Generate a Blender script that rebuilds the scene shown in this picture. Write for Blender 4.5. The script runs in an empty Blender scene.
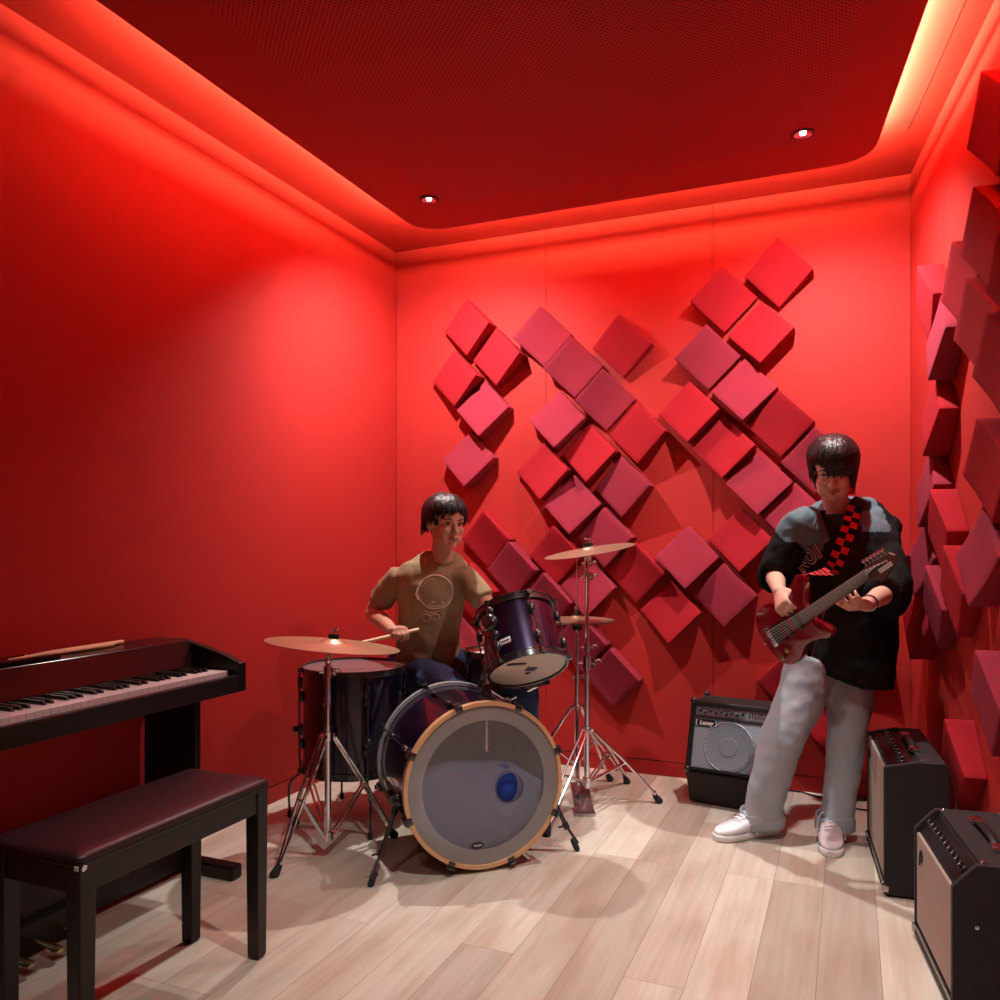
import bpy, bmesh, math, random
from mathutils import Vector, Matrix, Euler, noise
random.seed(7)
PI = math.pi
col = bpy.context.scene.collection
FPX, CX, HY, CAMH = 832.0, 500.0, 539.0, 1.2
YAW = math.radians(22.8)
FW = Vector((-math.sin(YAW), math.cos(YAW), 0)); RT = Vector((math.cos(YAW), math.sin(YAW), 0)); UP = Vector((0, 0, 1))
def W(px, py, D):            # a point seen in the photograph at real depth D
    return FW*D + RT*((px-CX)/FPX*D) + UP*(CAMH - (py-HY)/FPX*D)
def ray(px, py): return FW + RT*((px-CX)/FPX) - UP*((py-HY)/FPX)
def F(px, py, z=0.0):        # point on the horizontal plane z
    D = (z-CAMH)/(-(py-HY)/FPX); return W(px, py, D)
def cv(r, f, z): return RT*r + FW*f + UP*z
# ---------------------------------------------------------------- materials
MATS = {}
def mat(name, colr, rough=.5, metal=0, spec=.5, bump=0, bscale=60, coat=0, emis=None, estr=0, alpha=1, sheen=0, stretch=None, var=0, trans=0, ior=1.45):
    if name in MATS: return MATS[name]
    m = bpy.data.materials.new(name); m.use_nodes = True; nt = m.node_tree; b = nt.nodes['Principled BSDF']
    b.inputs['Base Color'].default_value = (*colr, 1); b.inputs['Roughness'].default_value = rough
    b.inputs['Metallic'].default_value = metal; b.inputs['Specular IOR Level'].default_value = spec
    b.inputs['Coat Weight'].default_value = coat; b.inputs['Coat Roughness'].default_value = .05
    b.inputs['Alpha'].default_value = alpha; b.inputs['Sheen Weight'].default_value = sheen
    b.inputs['Transmission Weight'].default_value = trans; b.inputs['IOR'].default_value = ior
    if emis: b.inputs['Emission Color'].default_value = (*emis, 1); b.inputs['Emission Strength'].default_value = estr
    if bump or var:
        tc = nt.nodes.new('ShaderNodeTexCoord'); mp = nt.nodes.new('ShaderNodeMapping'); nt.links.new(tc.outputs['Object'], mp.inputs[0])
        if stretch: mp.inputs['Scale'].default_value = stretch
        n = nt.nodes.new('ShaderNodeTexNoise'); n.inputs['Scale'].default_value = bscale; n.inputs['Detail'].default_value = 4
        nt.links.new(mp.outputs[0], n.inputs['Vector'])
        if bump:
            bp = nt.nodes.new('ShaderNodeBump'); bp.inputs['Strength'].default_value = bump; bp.inputs['Distance'].default_value = .01
            nt.links.new(n.outputs['Fac'], bp.inputs['Height']); nt.links.new(bp.outputs[0], b.inputs['Normal'])
        if var:
            mx = nt.nodes.new('ShaderNodeMix'); mx.data_type = 'RGBA'
            mx.inputs[6].default_value = (*[c*(1-var) for c in colr], 1); mx.inputs[7].default_value = (*[min(1, c*(1+var)) for c in colr], 1)
            nt.links.new(n.outputs['Fac'], mx.inputs[0]); nt.links.new(mx.outputs[2], b.inputs['Base Color'])
    MATS[name] = m; return m
WALLC = (.40, .022, .019)
M_wall = mat('red_paint', WALLC, .62, spec=.25, bump=.03, bscale=300)
M_base = mat('red_baseboard', (.36, .014, .012), .45, spec=.35)
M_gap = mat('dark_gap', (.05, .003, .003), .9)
M_foam = mat('red_felt', (.34, .013, .021), .92, spec=.15, bump=.35, bscale=420, var=.10)
M_foam2 = mat('red_felt_pink_sheen', (.27, .024, .044), .92, spec=.2, bump=.35, bscale=420, var=.10)  # same red felt, the pinkish sheen of lit faces put into its colour
M_black = mat('black_plastic', (.012, .012, .013), .38)
M_rubber = mat('black_rubber', (.015, .015, .016), .7)
M_chrome = mat('chrome', (.82, .82, .85), .12, metal=1)
M_dchrome = mat('aged_steel', (.45, .44, .45), .25, metal=1)
M_bhw = mat('black_hardware', (.02, .02, .022), .25, spec=.7, coat=.5)
M_wood = mat('natural_maple', (.62, .36, .17), .35, spec=.5, coat=.4, var=.15, bscale=20)
M_stick = mat('hickory', (.72, .50, .30), .5, var=.08, bscale=30)
M_pblack = mat('ebony_satin', (.009, .006, .006), .34, spec=.38)
M_pgloss = mat('ebony_gloss', (.010, .005, .005), .2, spec=.4)
M_leather = mat('burgundy_black_leather', (.019, .010, .014), .33, spec=.6, bump=.15, bscale=180)
M_ivory = mat('ivory_key', (.80, .72, .70), .3)
M_tolex = mat('black_tolex', (.011, .011, .012), .55, bump=.6, bscale=350)
M_white = mat('white_plastic', (.8, .8, .8), .4)
M_headw = mat('coated_white_head', (.62, .58, .52), .6, var=.08, bscale=25)
M_skin = mat('skin', (.52, .26, .17), .5, spec=.4, var=.06, bscale=30)
M_skin2 = mat('skin_fair', (.68, .38, .28), .5, spec=.4, var=.05, bscale=30)
M_hair = mat('black_hair', (.010, .008, .009), .36, spec=.4, bump=.4, bscale=90)
M_lip = mat('lip', (.36, .10, .085), .45)
M_eye = mat('eye_white', (.6, .55, .52), .3)
M_iris = mat('dark_iris', (.012, .008, .006), .15)
M_tee = mat('olive_cotton', (.27, .20, .115), .9, spec=.15, bump=.5, bscale=14, stretch=(1, 1, .5))
M_print = mat('faded_print', (.60, .47, .36), .85)
M_navy = mat('blue_denim', (.022, .045, .115), .85, bump=.6, bscale=18, var=.25)
M_jean = mat('grey_denim', (.34, .375, .42), .88, bump=.5, bscale=12, var=.10, stretch=(1, 1, .45))
M_jacket = mat('black_fleece', (.011, .011, .012), .95, spec=.12, bump=.6, bscale=14)
M_teal = mat('grey_teal_fleece', (.095, .15, .175), .92, spec=.15, bump=.6, bscale=18)
M_blacktee = mat('black_cotton', (.014, .012, .013), .9, spec=.15, bump=.4, bscale=20)
M_shoe = mat('white_leather', (.80, .82, .86), .45, bump=.1, bscale=60)
M_sole = mat('white_sole', (.68, .66, .64), .6)
M_pink = mat('white_leather_pink_cast', (.74, .60, .62), .5)  # white shoe leather with the pink cast of reddish light in its colour
M_gtred = mat('cherry_red_lacquer', (.20, .004, .010), .12, spec=.7, coat=1)
M_rose = mat('rosewood', (.085, .042, .028), .5, var=.2, bscale=40)
M_neck = mat('amber_maple', (.55, .25, .06), .3, coat=.5)
M_gold = mat('brass', (.75, .55, .25), .25, metal=1)
def purple_mat():
    m = bpy.data.materials.new('purple_sparkle'); m.use_nodes = True; nt = m.node_tree; b = nt.nodes['Principled BSDF']
    tc = nt.nodes.new('ShaderNodeTexCoord'); v = nt.nodes.new('ShaderNodeTexVoronoi'); v.inputs['Scale'].default_value = 260
    nt.links.new(tc.outputs['Object'], v.inputs['Vector'])
    r = nt.nodes.new('ShaderNodeValToRGB'); r.color_ramp.elements[0].color = (.007, .004, .018, 1); r.color_ramp.elements[1].color = (.020, .007, .048, 1)
    sp = nt.nodes.new('ShaderNodeSeparateColor'); nt.links.new(v.outputs['Color'], sp.inputs[0]); nt.links.new(sp.outputs[0], r.inputs[0])
    nt.links.new(r.outputs[0], b.inputs['Base Color'])
    b.inputs['Metallic'].default_value = .55; b.inputs['Roughness'].default_value = .3; b.inputs['Coat Weight'].default_value = 1; b.inputs['Coat Roughness'].default_value = .03
    return m
M_purple = purple_mat()
def bronze_mat():
    m = bpy.data.materials.new('bronze_cymbal'); m.use_nodes = True; nt = m.node_tree; b = nt.nodes['Principled BSDF']
    tc = nt.nodes.new('ShaderNodeTexCoord'); ln = nt.nodes.new('ShaderNodeVectorMath'); ln.operation = 'LENGTH'
    nt.links.new(tc.outputs['Object'], ln.inputs[0]); mu = nt.nodes.new('ShaderNodeMath'); mu.operation = 'MULTIPLY'; mu.inputs[1].default_value = 900
    nt.links.new(ln.outputs['Value'], mu.inputs[0]); si = nt.nodes.new('ShaderNodeMath'); si.operation = 'SINE'; nt.links.new(mu.outputs[0], si.inputs[0])
    bp = nt.nodes.new('ShaderNodeBump'); bp.inputs['Strength'].default_value = .25; bp.inputs['Distance'].default_value = .001
    nt.links.new(si.outputs[0], bp.inputs['Height']); nt.links.new(bp.outputs[0], b.inputs['Normal'])
    b.inputs['Base Color'].default_value = (.70, .55, .36, 1); b.inputs['Metallic'].default_value = .9; b.inputs['Roughness'].default_value = .32
    return m
M_bronze = bronze_mat()
def floor_mat():
    m = bpy.data.materials.new('pale_oak_planks'); m.use_nodes = True; nt = m.node_tree; b = nt.nodes['Principled BSDF']; L = nt.links.new
    tc = nt.nodes.new('ShaderNodeTexCoord'); mp = nt.nodes.new('ShaderNodeMapping'); L(tc.outputs['Object'], mp.inputs[0])
    mp.inputs['Rotation'].default_value = (0, 0, PI/2); mp.inputs['Location'].default_value = (.37, .083, 0)
    br = nt.nodes.new('ShaderNodeTexBrick'); L(mp.outputs[0], br.inputs['Vector']); br.inputs['Scale'].default_value = 1
    br.inputs['Brick Width'].default_value = 1.35; br.inputs['Row Height'].default_value = .163; br.inputs['Mortar Size'].default_value = .0009
    br.inputs['Mortar Smooth'].default_value = .4; br.offset = .38; br.offset_frequency = 3
    br.inputs['Color1'].default_value = (0, 0, 0, 1); br.inputs['Color2'].default_value = (1, 1, 1, 1); br.inputs['Mortar'].default_value = (.5, .5, .5, 1)
    ra = nt.nodes.new('ShaderNodeValToRGB'); L(br.outputs['Color'], ra.inputs[0])
    e = ra.color_ramp.elements; e[0].color = (.44, .39, .325, 1); e[1].color = (.68, .64, .545, 1); n_ = e.new(.5); n_.color = (.57, .515, .43, 1)
    # per plank offset for the grain
    sc = nt.nodes.new('ShaderNodeVectorMath'); sc.operation = 'SCALE'; L(br.outputs['Color'], sc.inputs[0]); sc.inputs['Scale'].default_value = 9
    ad = nt.nodes.new('ShaderNodeVectorMath'); ad.operation = 'ADD'; L(tc.outputs['Object'], ad.inputs[0]); L(sc.outputs[0], ad.inputs[1])
    m2 = nt.nodes.new('ShaderNodeMapping'); L(ad.outputs[0], m2.inputs[0]); m2.inputs['Scale'].default_value = (30, 1.3, 1)
    ns = nt.nodes.new('ShaderNodeTexNoise'); L(m2.outputs[0], ns.inputs['Vector']); ns.inputs['Scale'].default_value = 1.6; ns.inputs['Detail'].default_value = 8; ns.inputs['Distortion'].default_value = .6
    m3 = nt.nodes.new('ShaderNodeMapping'); L(ad.outputs[0], m3.inputs[0]); m3.inputs['Scale'].default_value = (5, 1.4, 1)
    n3 = nt.nodes.new('ShaderNodeTexNoise'); L(m3.outputs[0], n3.inputs['Vector']); n3.inputs['Scale'].default_value = 1.5; n3.inputs['Detail'].default_value = 3
    r3 = nt.nodes.new('ShaderNodeValToRGB'); L(n3.outputs['Fac'], r3.inputs[0]); r3.color_ramp.elements[0].position = .34; r3.color_ramp.elements[0].color = (.84, .77, .72, 1)
    r3.color_ramp.elements[1].position = .58; r3.color_ramp.elements[1].color = (1, 1, 1, 1)
    r2 = nt.nodes.new('ShaderNodeValToRGB'); L(ns.outputs['Fac'], r2.inputs[0]); r2.color_ramp.elements[0].position = .3; r2.color_ramp.elements[0].color = (.91, .89, .87, 1)
    r2.color_ramp.elements[1].position = .7; r2.color_ramp.elements[1].color = (1.08, 1.08, 1.08, 1)
    def mul(a, c):
        x = nt.nodes.new('ShaderNodeMix'); x.data_type = 'RGBA'; x.blend_type = 'MULTIPLY'; x.inputs[0].default_value = 1; L(a, x.inputs[6]); L(c, x.inputs[7]); return x.outputs[2]
    c1 = mul(mul(ra.outputs[0], r2.outputs[0]), r3.outputs[0])
    mo = nt.nodes.new('ShaderNodeMix'); mo.data_type = 'RGBA'; L(br.outputs['Fac'], mo.inputs[0]); L(c1, mo.inputs[6]); mo.inputs[7].default_value = (.22, .14, .10, 1)
    L(mo.outputs[2], b.inputs['Base Color']); b.inputs['Roughness'].default_value = .42; b.inputs['Specular IOR Level'].default_value = .35
    bp = nt.nodes.new('ShaderNodeBump'); bp.inputs['Strength'].default_value = .12; bp.inputs['Distance'].default_value = .003
    L(ns.outputs['Fac'], bp.inputs['Height']); L(bp.outputs[0], b.inputs['Normal'])
    return m
M_floor = floor_mat()
def perf_mat():
    m = bpy.data.materials.new('perforated_red_panel'); m.use_nodes = True; nt = m.node_tree; b = nt.nodes['Principled BSDF']; L = nt.links.new
    tc = nt.nodes.new('ShaderNodeTexCoord'); mp = nt.nodes.new('ShaderNodeMapping'); L(tc.outputs['Object'], mp.inputs[0]); mp.inputs['Rotation'].default_value = (0, 0, PI/4)
    v = nt.nodes.new('ShaderNodeVectorMath'); v.operation = 'SCALE'; v.inputs['Scale'].default_value = 1/.0135; L(mp.outputs[0], v.inputs[0])
    fr = nt.nodes.new('ShaderNodeVectorMath'); fr.operation = 'FRACTION'; L(v.outputs[0], fr.inputs[0])
    sb = nt.nodes.new('ShaderNodeVectorMath'); sb.operation = 'SUBTRACT'; sb.inputs[1].default_value = (.5, .5, 0); L(fr.outputs[0], sb.inputs[0])
    ml = nt.nodes.new('ShaderNodeVectorMath'); ml.operation = 'MULTIPLY'; ml.inputs[1].default_value = (1, 1, 0); L(sb.outputs[0], ml.inputs[0])
    ln = nt.nodes.new('ShaderNodeVectorMath'); ln.operation = 'LENGTH'; L(ml.outputs[0], ln.inputs[0])
    lt = nt.nodes.new('ShaderNodeMath'); lt.operation = 'LESS_THAN'; lt.inputs[1].default_value = .27; L(ln.outputs['Value'], lt.inputs[0])
    mx = nt.nodes.new('ShaderNodeMix'); mx.data_type = 'RGBA'; L(lt.outputs[0], mx.inputs[0]); mx.inputs[6].default_value = (.42, .018, .015, 1); mx.inputs[7].default_value = (.10, .004, .004, 1)
    L(mx.outputs[2], b.inputs['Base Color']); b.inputs['Roughness'].default_value = .55; b.inputs['Specular IOR Level'].default_value = .3
    return m
M_perf = perf_mat()
def grille_mat(name, c1, c2, scale, rough=.7, metal=.2):
    m = bpy.data.materials.new(name); m.use_nodes = True; nt = m.node_tree; b = nt.nodes['Principled BSDF']; L = nt.links.new
    tc = nt.nodes.new('ShaderNodeTexCoord'); mp = nt.nodes.new('ShaderNodeMapping'); L(tc.outputs['Object'], mp.inputs[0]); mp.inputs['Scale'].default_value = (1, 1, 1)
    w = nt.nodes.new('ShaderNodeTexChecker'); w.inputs['Scale'].default_value = scale; L(mp.outputs[0], w.inputs['Vector'])
    w.inputs['Color1'].default_value = (*c1, 1); w.inputs['Color2'].default_value = (*c2, 1); L(w.outputs['Color'], b.inputs['Base Color'])
    b.inputs['Roughness'].default_value = rough; b.inputs['Metallic'].default_value = metal
    return m
M_grille = grille_mat('silver_tan_grille_cloth', (.50, .40, .34), (.26, .19, .16), 230)
M_mesh = grille_mat('steel_grille_mesh', (.42, .52, .60), (.16, .20, .24), 190, .5, .2)
M_mesh2 = grille_mat('steel_grille_dish', (.36, .45, .53), (.14, .175, .21), 190, .5, .2)
def film_mat(name, colr, tr, rough=.25):
    m = bpy.data.materials.new(name); m.use_nodes = True; nt = m.node_tree; b = nt.nodes['Principled BSDF']; L = nt.links.new
    b.inputs['Base Color'].default_value = (*colr, 1); b.inputs['Roughness'].default_value = rough; b.inputs['Specular IOR Level'].default_value = .7
    t = nt.nodes.new('ShaderNodeBsdfTransparent'); mx = nt.nodes.new('ShaderNodeMixShader'); mx.inputs[0].default_value = tr
    L(b.outputs[0], mx.inputs[1]); L(t.outputs[0], mx.inputs[2]); L(mx.outputs[0], nt.nodes['Material Output'].inputs[0]); return m
M_film = film_mat('smoke_clear_head', (.34, .34, .35), .68, .14)
M_filmring = film_mat('frosted_edge_ring', (.50, .49, .47), .48, .25)
# ---------------------------------------------------------------- mesh builder
class MB:
    def __init__(s, M=None): s.bm = bmesh.new(); s.M = M or Matrix(); s.mi = 0
    def v(s, p): return s.bm.verts.new(s.M @ Vector(p))
    def f(s, vs):
        try: fc = s.bm.faces.new(vs); fc.material_index = s.mi; return fc
        except ValueError: return None
    def hexa(s, p):                                # 8 points: bottom ring 0-3, top ring 4-7
        v = [s.v(q) for q in p]
        for a in ((3,2,1,0),(4,5,6,7),(0,1,5,4),(1,2,6,5),(2,3,7,6),(3,0,4,7)): s.f([v[i] for i in a])
        return s
    def box(s, c, d, R=None):
        c = Vector(c); h = Vector(d)/2; R = R or Matrix.Identity(3)
        return s.hexa([c + R @ Vector((x*h.x, y*h.y, z*h.z)) for z in (-1, 1) for x, y in ((-1,-1),(1,-1),(1,1),(-1,1))])
    def lo(s, rings, cap=True, closed=False):      # rings of points
        vr = [[s.v(p) for p in r] for r in rings]; n = len(vr[0])
        K = len(vr)
        for i in range(K if closed else K-1):
            a, b = vr[i], vr[(i+1) % K]
            for j in range(n): s.f([a[j], a[(j+1) % n], b[(j+1) % n], b[j]])
        if cap and not closed: s.f(vr[0][::-1]); s.f(vr[-1])
        return s
    def tube(s, pts, r, n=12, cap=True, flat=1.0, round_end=False):
        pts = [Vector(p) for p in pts]; rs = list(r) if isinstance(r, (list, tuple)) else [r]*len(pts)
        if round_end:
            d0 = (pts[0]-pts[1]).normalized(); d1 = (pts[-1]-pts[-2]).normalized()
            pre = [(pts[0]+d0*rs[0]*math.sin(a), rs[0]*math.cos(a)) for a in (1.35, .95, .5)]
            post = [(pts[-1]+d1*rs[-1]*math.sin(a), rs[-1]*math.cos(a)) for a in (.5, .95, 1.35)]
            pts = [p for p, _ in pre]+pts+[p for p, _ in post]; rs = [q for _, q in pre]+rs+[q for _, q in post]
        rings = []; prev = None
        for i, p in enumerate(pts):
            t = (pts[min(i+1, len(pts)-1)]-pts[max(i-1, 0)]).normalized()
            if prev is None:
                a = Vector((0, 0, 1)) if abs(t.z) < .9 else Vector((1, 0, 0)); u = t.cross(a).normalized()
            else: u = (prev - t*prev.dot(t)).normalized()
            prev = u; w = t.cross(u)
            rings.append([p + (u*math.cos(2*PI*k/n) + w*math.sin(2*PI*k/n)*flat)*rs[i] for k in range(n)])
        return s.lo(rings, cap)
    def cyl(s, a, b, r, r2=None, n=20): return s.tube([a, b], [r, r if r2 is None else r2], n)
    def ell(s, c, r, R=None, nu=20, nv=12, fn=None):
        c = Vector(c); R = R or Matrix.Identity(3); r = Vector((r, r, r)) if isinstance(r, (int, float)) else Vector(r)
        top = s.v(c + R @ Vector((0, 0, r.z))); bot = s.v(c - R @ Vector((0, 0, r.z))); rows = []
        for i in range(1, nv):
            th = PI*i/nv; rows.append([s.v(c + R @ Vector((r.x*math.sin(th)*math.cos(2*PI*j/nu), r.y*math.sin(th)*math.sin(2*PI*j/nu), r.z*math.cos(th)))) for j in range(nu)])
        for j in range(nu):
            k = (j+1) % nu; s.f([top, rows[0][j], rows[0][k]]); s.f([bot, rows[-1][k], rows[-1][j]])
            for i in range(len(rows)-1): s.f([rows[i][j], rows[i+1][j], rows[i+1][k], rows[i][k]])
        return s
    def lathe(s, prof, n=48, c=(0, 0, 0), R=None, closed=False):      # prof: (radius, z)
        c = Vector(c); R = R or Matrix.Identity(3)
        return s.lo([[c + R @ Vector((max(q, 1e-4)*math.cos(2*PI*k/n), max(q, 1e-4)*math.sin(2*PI*k/n), z)) for k in range(n)] for q, z in prof], cap=not closed, closed=closed)
    def prism(s, poly, d0, d1, fn):                # 2-D polygon extruded, fn(a, b, d) -> point
        n = len(poly); A = [s.v(fn(a, b, d0)) for a, b in poly]; B = [s.v(fn(a, b, d1)) for a, b in poly]
        s.f(A[::-1]); s.f(B)
        for i in range(n): s.f([A[i], A[(i+1) % n], B[(i+1) % n], B[i]])
        return s
    def mesh(s, name, smooth=True, bevel=0, ang=40):
        bmesh.ops.recalc_face_normals(s.bm, faces=s.bm.faces[:])
        if bevel:
            es = [e for e in s.bm.edges if len(e.link_faces) == 2 and e.calc_face_angle(0) > math.radians(30)]
            bmesh.ops.bevel(s.bm, geom=es, offset=bevel, segments=2, affect='EDGES', profile=.5, clamp_overlap=True)
        for fc in s.bm.faces: fc.smooth = smooth
        if smooth:
            for e in s.bm.edges:
                if len(e.link_faces) == 2 and e.calc_face_angle(0) > math.radians(ang): e.smooth = False
        me = bpy.data.meshes.new(name); s.bm.to_mesh(me); s.bm.free(); return me
def orient(x=None, z=None, y=None):                # 3x3 with given axes
    if z is not None:
        z = Vector(z).normalized(); x = Vector(x) if x is not None else (Vector((1, 0, 0)) if abs(z.x) < .9 else Vector((0, 1, 0)))
        x = (x - z*x.dot(z)).normalized(); y = z.cross(x)
    return Matrix((x, y, z)).transposed()
def wpos(o):
    p = Vector((0, 0, 0))
    while o: p += o.location; o = o.parent
    return p
def link(name, me, mt, parent=None):
    o = bpy.data.objects.new(name, me); col.objects.link(o)
    for m in (mt if isinstance(mt, (list, tuple)) else [mt]): me.materials.append(m)
    if parent: o.parent = parent
    return o
def obj(name, mb, mt, parent=None, smooth=True, bevel=0, local=False, origin=None, ang=40):
    """world-coordinate builder: its vertices are moved into the parent's frame (roots are unrotated)"""
    me = mb.mesh(name, smooth, bevel, ang) if isinstance(mb, MB) else mb
    if not local:
        base = wpos(parent) if parent else Vector(origin or (0, 0, 0))
        me.transform(Matrix.Translation(-base))
    o = link(name, me, mt, parent)
    if origin and not parent: o.location = origin
    return o
def tag(o, label, cat, group=None):
    o['label'] = label; o['category'] = cat
    if group: o['group'] = group
    return o
def thing(name, label, cat, loc=(0, 0, 0), rz=0, group=None):
    o = bpy.data.objects.new(name, None); col.objects.link(o); o.location = loc; o.rotation_euler = (0, 0, rz); o.empty_display_size = .1
    return tag(o, label, cat, group)
def struct(name, mb, m, bevel=0, parent=None):
    o = obj(name, mb, m, parent, smooth=False, bevel=bevel)
    if not parent: o['kind'] = 'structure'
    return o
def plabel(o, label): o['label'] = label; return o
def baked(mb, name, voxel=.006, smooth=4, disp=0, dscale=.1, disp2=0):
    me = mb.mesh(name, True); o = bpy.data.objects.new('tmp', me); col.objects.link(o)
    r = o.modifiers.new('r', 'REMESH'); r.mode = 'VOXEL'; r.voxel_size = voxel; r.use_smooth_shade = True
    if smooth: s = o.modifiers.new('s', 'SMOOTH'); s.factor = .6; s.iterations = smooth
    for amp, sc in ((disp, dscale), (disp2, dscale*.35)):
        if amp:
            tx = bpy.data.textures.new('fold', 'CLOUDS'); tx.noise_scale = sc; tx.noise_depth = 1
            d = o.modifiers.new('d', 'DISPLACE'); d.texture = tx; d.strength = amp; d.mid_level = .5; d.texture_coords = 'GLOBAL'
    dg = bpy.context.evaluated_depsgraph_get(); ev = o.evaluated_get(dg)
    out = bpy.data.meshes.new_from_object(ev, depsgraph=dg); out.name = name
    for p in out.polygons: p.use_smooth = True
    bpy.data.objects.remove(o); out.materials.clear(); return out
def spline(pts, k=6):                              # Catmull-Rom
    P = [Vector(p) for p in pts]; P = [P[0]*2-P[1]]+P+[P[-1]*2-P[-2]]; out = []
    for i in range(1, len(P)-2):
        for j in range(k):
            t = j/k; a, b, c, d = P[i-1:i+3]
            out.append(.5*((2*b)+(c-a)*t+(2*a-5*b+4*c-d)*t*t+(3*b-a-3*c+d)*t**3))
    out.append(P[-2]); return out
def text_mesh(s, size, M, depth=.001, name='lettering', bold=0, shear=0):
    cu = bpy.data.curves.new('t', 'FONT'); cu.body = s; cu.size = size; cu.extrude = depth; cu.align_x = 'CENTER'; cu.align_y = 'CENTER'; cu.offset = bold; cu.shear = shear
    o = bpy.data.objects.new('t', cu); col.objects.link(o); dg = bpy.context.evaluated_depsgraph_get()
    me = bpy.data.meshes.new_from_object(o.evaluated_get(dg)); bpy.data.objects.remove(o); me.name = name; me.transform(M); return me
STRIP = 480
# ---------------------------------------------------------------- room shell
LX, BY, H = -2.426, 4.212, 2.86
CR = Vector((.256, BY, 0)); RD = Vector((.1227, -.9925, 0)); RN = Vector((-.9925, -.1227, 0))   # right wall: corner, direction, inward normal
YF = -1.6
xr_f = CR.x + (BY-YF)*.1236
struct('floor', MB().box(((LX+xr_f)/2, (BY+YF)/2, -.05), (xr_f-LX+.6, BY-YF+.4, .1)), M_floor)
ceil_o = struct('ceiling', MB().box(((LX+xr_f)/2, (BY+YF)/2, H+.05), (xr_f-LX+.6, BY-YF+.4, .1)), M_wall)
struct('wall_left', MB().box((LX-.06, (BY+YF)/2, H/2), (.12, BY-YF+.24, H)), M_wall)
wb = struct('wall_back', MB().box(((LX+CR.x)/2, BY+.08, H/2), (CR.x-LX+.5, .12, H)), M_gap)
def wall_x(px):          # where a pixel column meets the back wall
    r = ray(px, 500); t = BY/r.y; return r.x*t
xs = [LX+.004, wall_x(546), wall_x(713), CR.x]
for a, b in zip(xs, xs[1:]):
    struct('wall_panel', MB().box(((a+b)/2, BY+.01, H/2), (b-a-.0025, .02, H)), M_wall, parent=wb)
def wr(s, z, d=0): return CR + RD*s + UP*z + RN*d
rw = MB(); rw.hexa([wr(-.1, 0), wr(5.9, 0), wr(5.9, 0, -.12), wr(-.1, 0, -.12), wr(-.1, H), wr(5.9, H), wr(5.9, H, -.12), wr(-.1, H, -.12)])
wr_o = struct('wall_right', rw, M_wall)
g = MB(); s0 = .62
g.hexa([wr(s0, .1, .0005), wr(s0+.004, .1, .0005), wr(s0+.004, .1, -.003), wr(s0, .1, -.003), wr(s0, H, .0005), wr(s0+.004, H, .0005), wr(s0+.004, H, -.003), wr(s0, H, -.003)])
struct('panel_seam', g, M_base, parent=wr_o)
struct('wall_front', MB().box(((LX+xr_f)/2, YF-.06, H/2), (xr_f-LX+.6, .12, H)), M_wall)
# baseboards, each with the dark shadow gap above it
def base(name, p0, p1, nrm):
    p0 = Vector(p0); p1 = Vector(p1); nrm = Vector(nrm)
    m = MB(); m.hexa([p0, p1, p1+nrm*.008, p0+nrm*.008, p0+UP*.07, p1+UP*.07, p1+UP*.07+nrm*.008, p0+UP*.07+nrm*.008])
    o = struct(name, m, M_base)
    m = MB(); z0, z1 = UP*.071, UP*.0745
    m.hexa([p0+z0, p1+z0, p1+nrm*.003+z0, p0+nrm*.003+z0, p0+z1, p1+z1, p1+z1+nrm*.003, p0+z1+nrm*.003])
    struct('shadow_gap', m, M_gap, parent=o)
base('baseboard_back', (LX, BY, 0), (CR.x, BY, 0), (0, -1, 0))
base('baseboard_left', (LX, YF, 0), (LX, BY, 0), (1, 0, 0))
base('baseboard_right', wr(0, 0), wr(5.8, 0), RN)
# dropped ceiling panel with rounded corners
PZ = 2.745; PT = .025
def plane(px, py, z): return F(px, py, z)
pl_x = -1.87*(PZ-CAMH)/1.45; pb_y = .9218*(PZ-CAMH)/.3834
a = plane(928.6, 0, PZ); b = plane(886, 120, PZ); dd = (a-b)/(a.y-b.y)
def right_x(y): return b.x + dd.x*(y-b.y)
yf2 = -.9
corners = [(pl_x, pb_y), (right_x(pb_y), pb_y), (right_x(yf2), yf2), (pl_x, yf2)]
poly = []; n = 4; rad = .17
for i in range(4):
    p = Vector(corners[i]); q0 = (Vector(corners[i-1])-p).normalized(); q1 = (Vector(corners[(i+1) % 4])-p).normalized()
    h = rad; s_, e_ = p+q0*h, p+q1*h
    for k in range(9):
        t = k/8; poly.append(((1-t)**2*s_ + 2*(1-t)*t*p + t*t*e_))
m = MB(); m.prism([(q.x, q.y) for q in poly], PZ, PZ+PT, lambda a, b, d: (a, b, d))
pan = struct('drop_panel', m, M_wall, parent=ceil_o)
cen = Vector((sum(q.x for q in poly)/len(poly), sum(q.y for q in poly)/len(poly)))
ins = [(pl_x+.28, pb_y-.27), (right_x(pb_y)-.16, pb_y-.27), (right_x(yf2)-.16, yf2+.2), (pl_x+.28, yf2+.2)]
m = MB(); m.prism(ins, PZ-.0025, PZ+.004, lambda a, b, d: (a, b, d)); struct('perforated_field', m, M_perf, parent=pan)
# hangers hold the panel from the slab
for hx in (-1.5, -.2):
    for hy in (.5, 2.9): struct('hanger_rod', MB().cyl((hx, hy, PZ+PT), (hx, hy, H), .006), M_dchrome, parent=pan)
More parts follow.
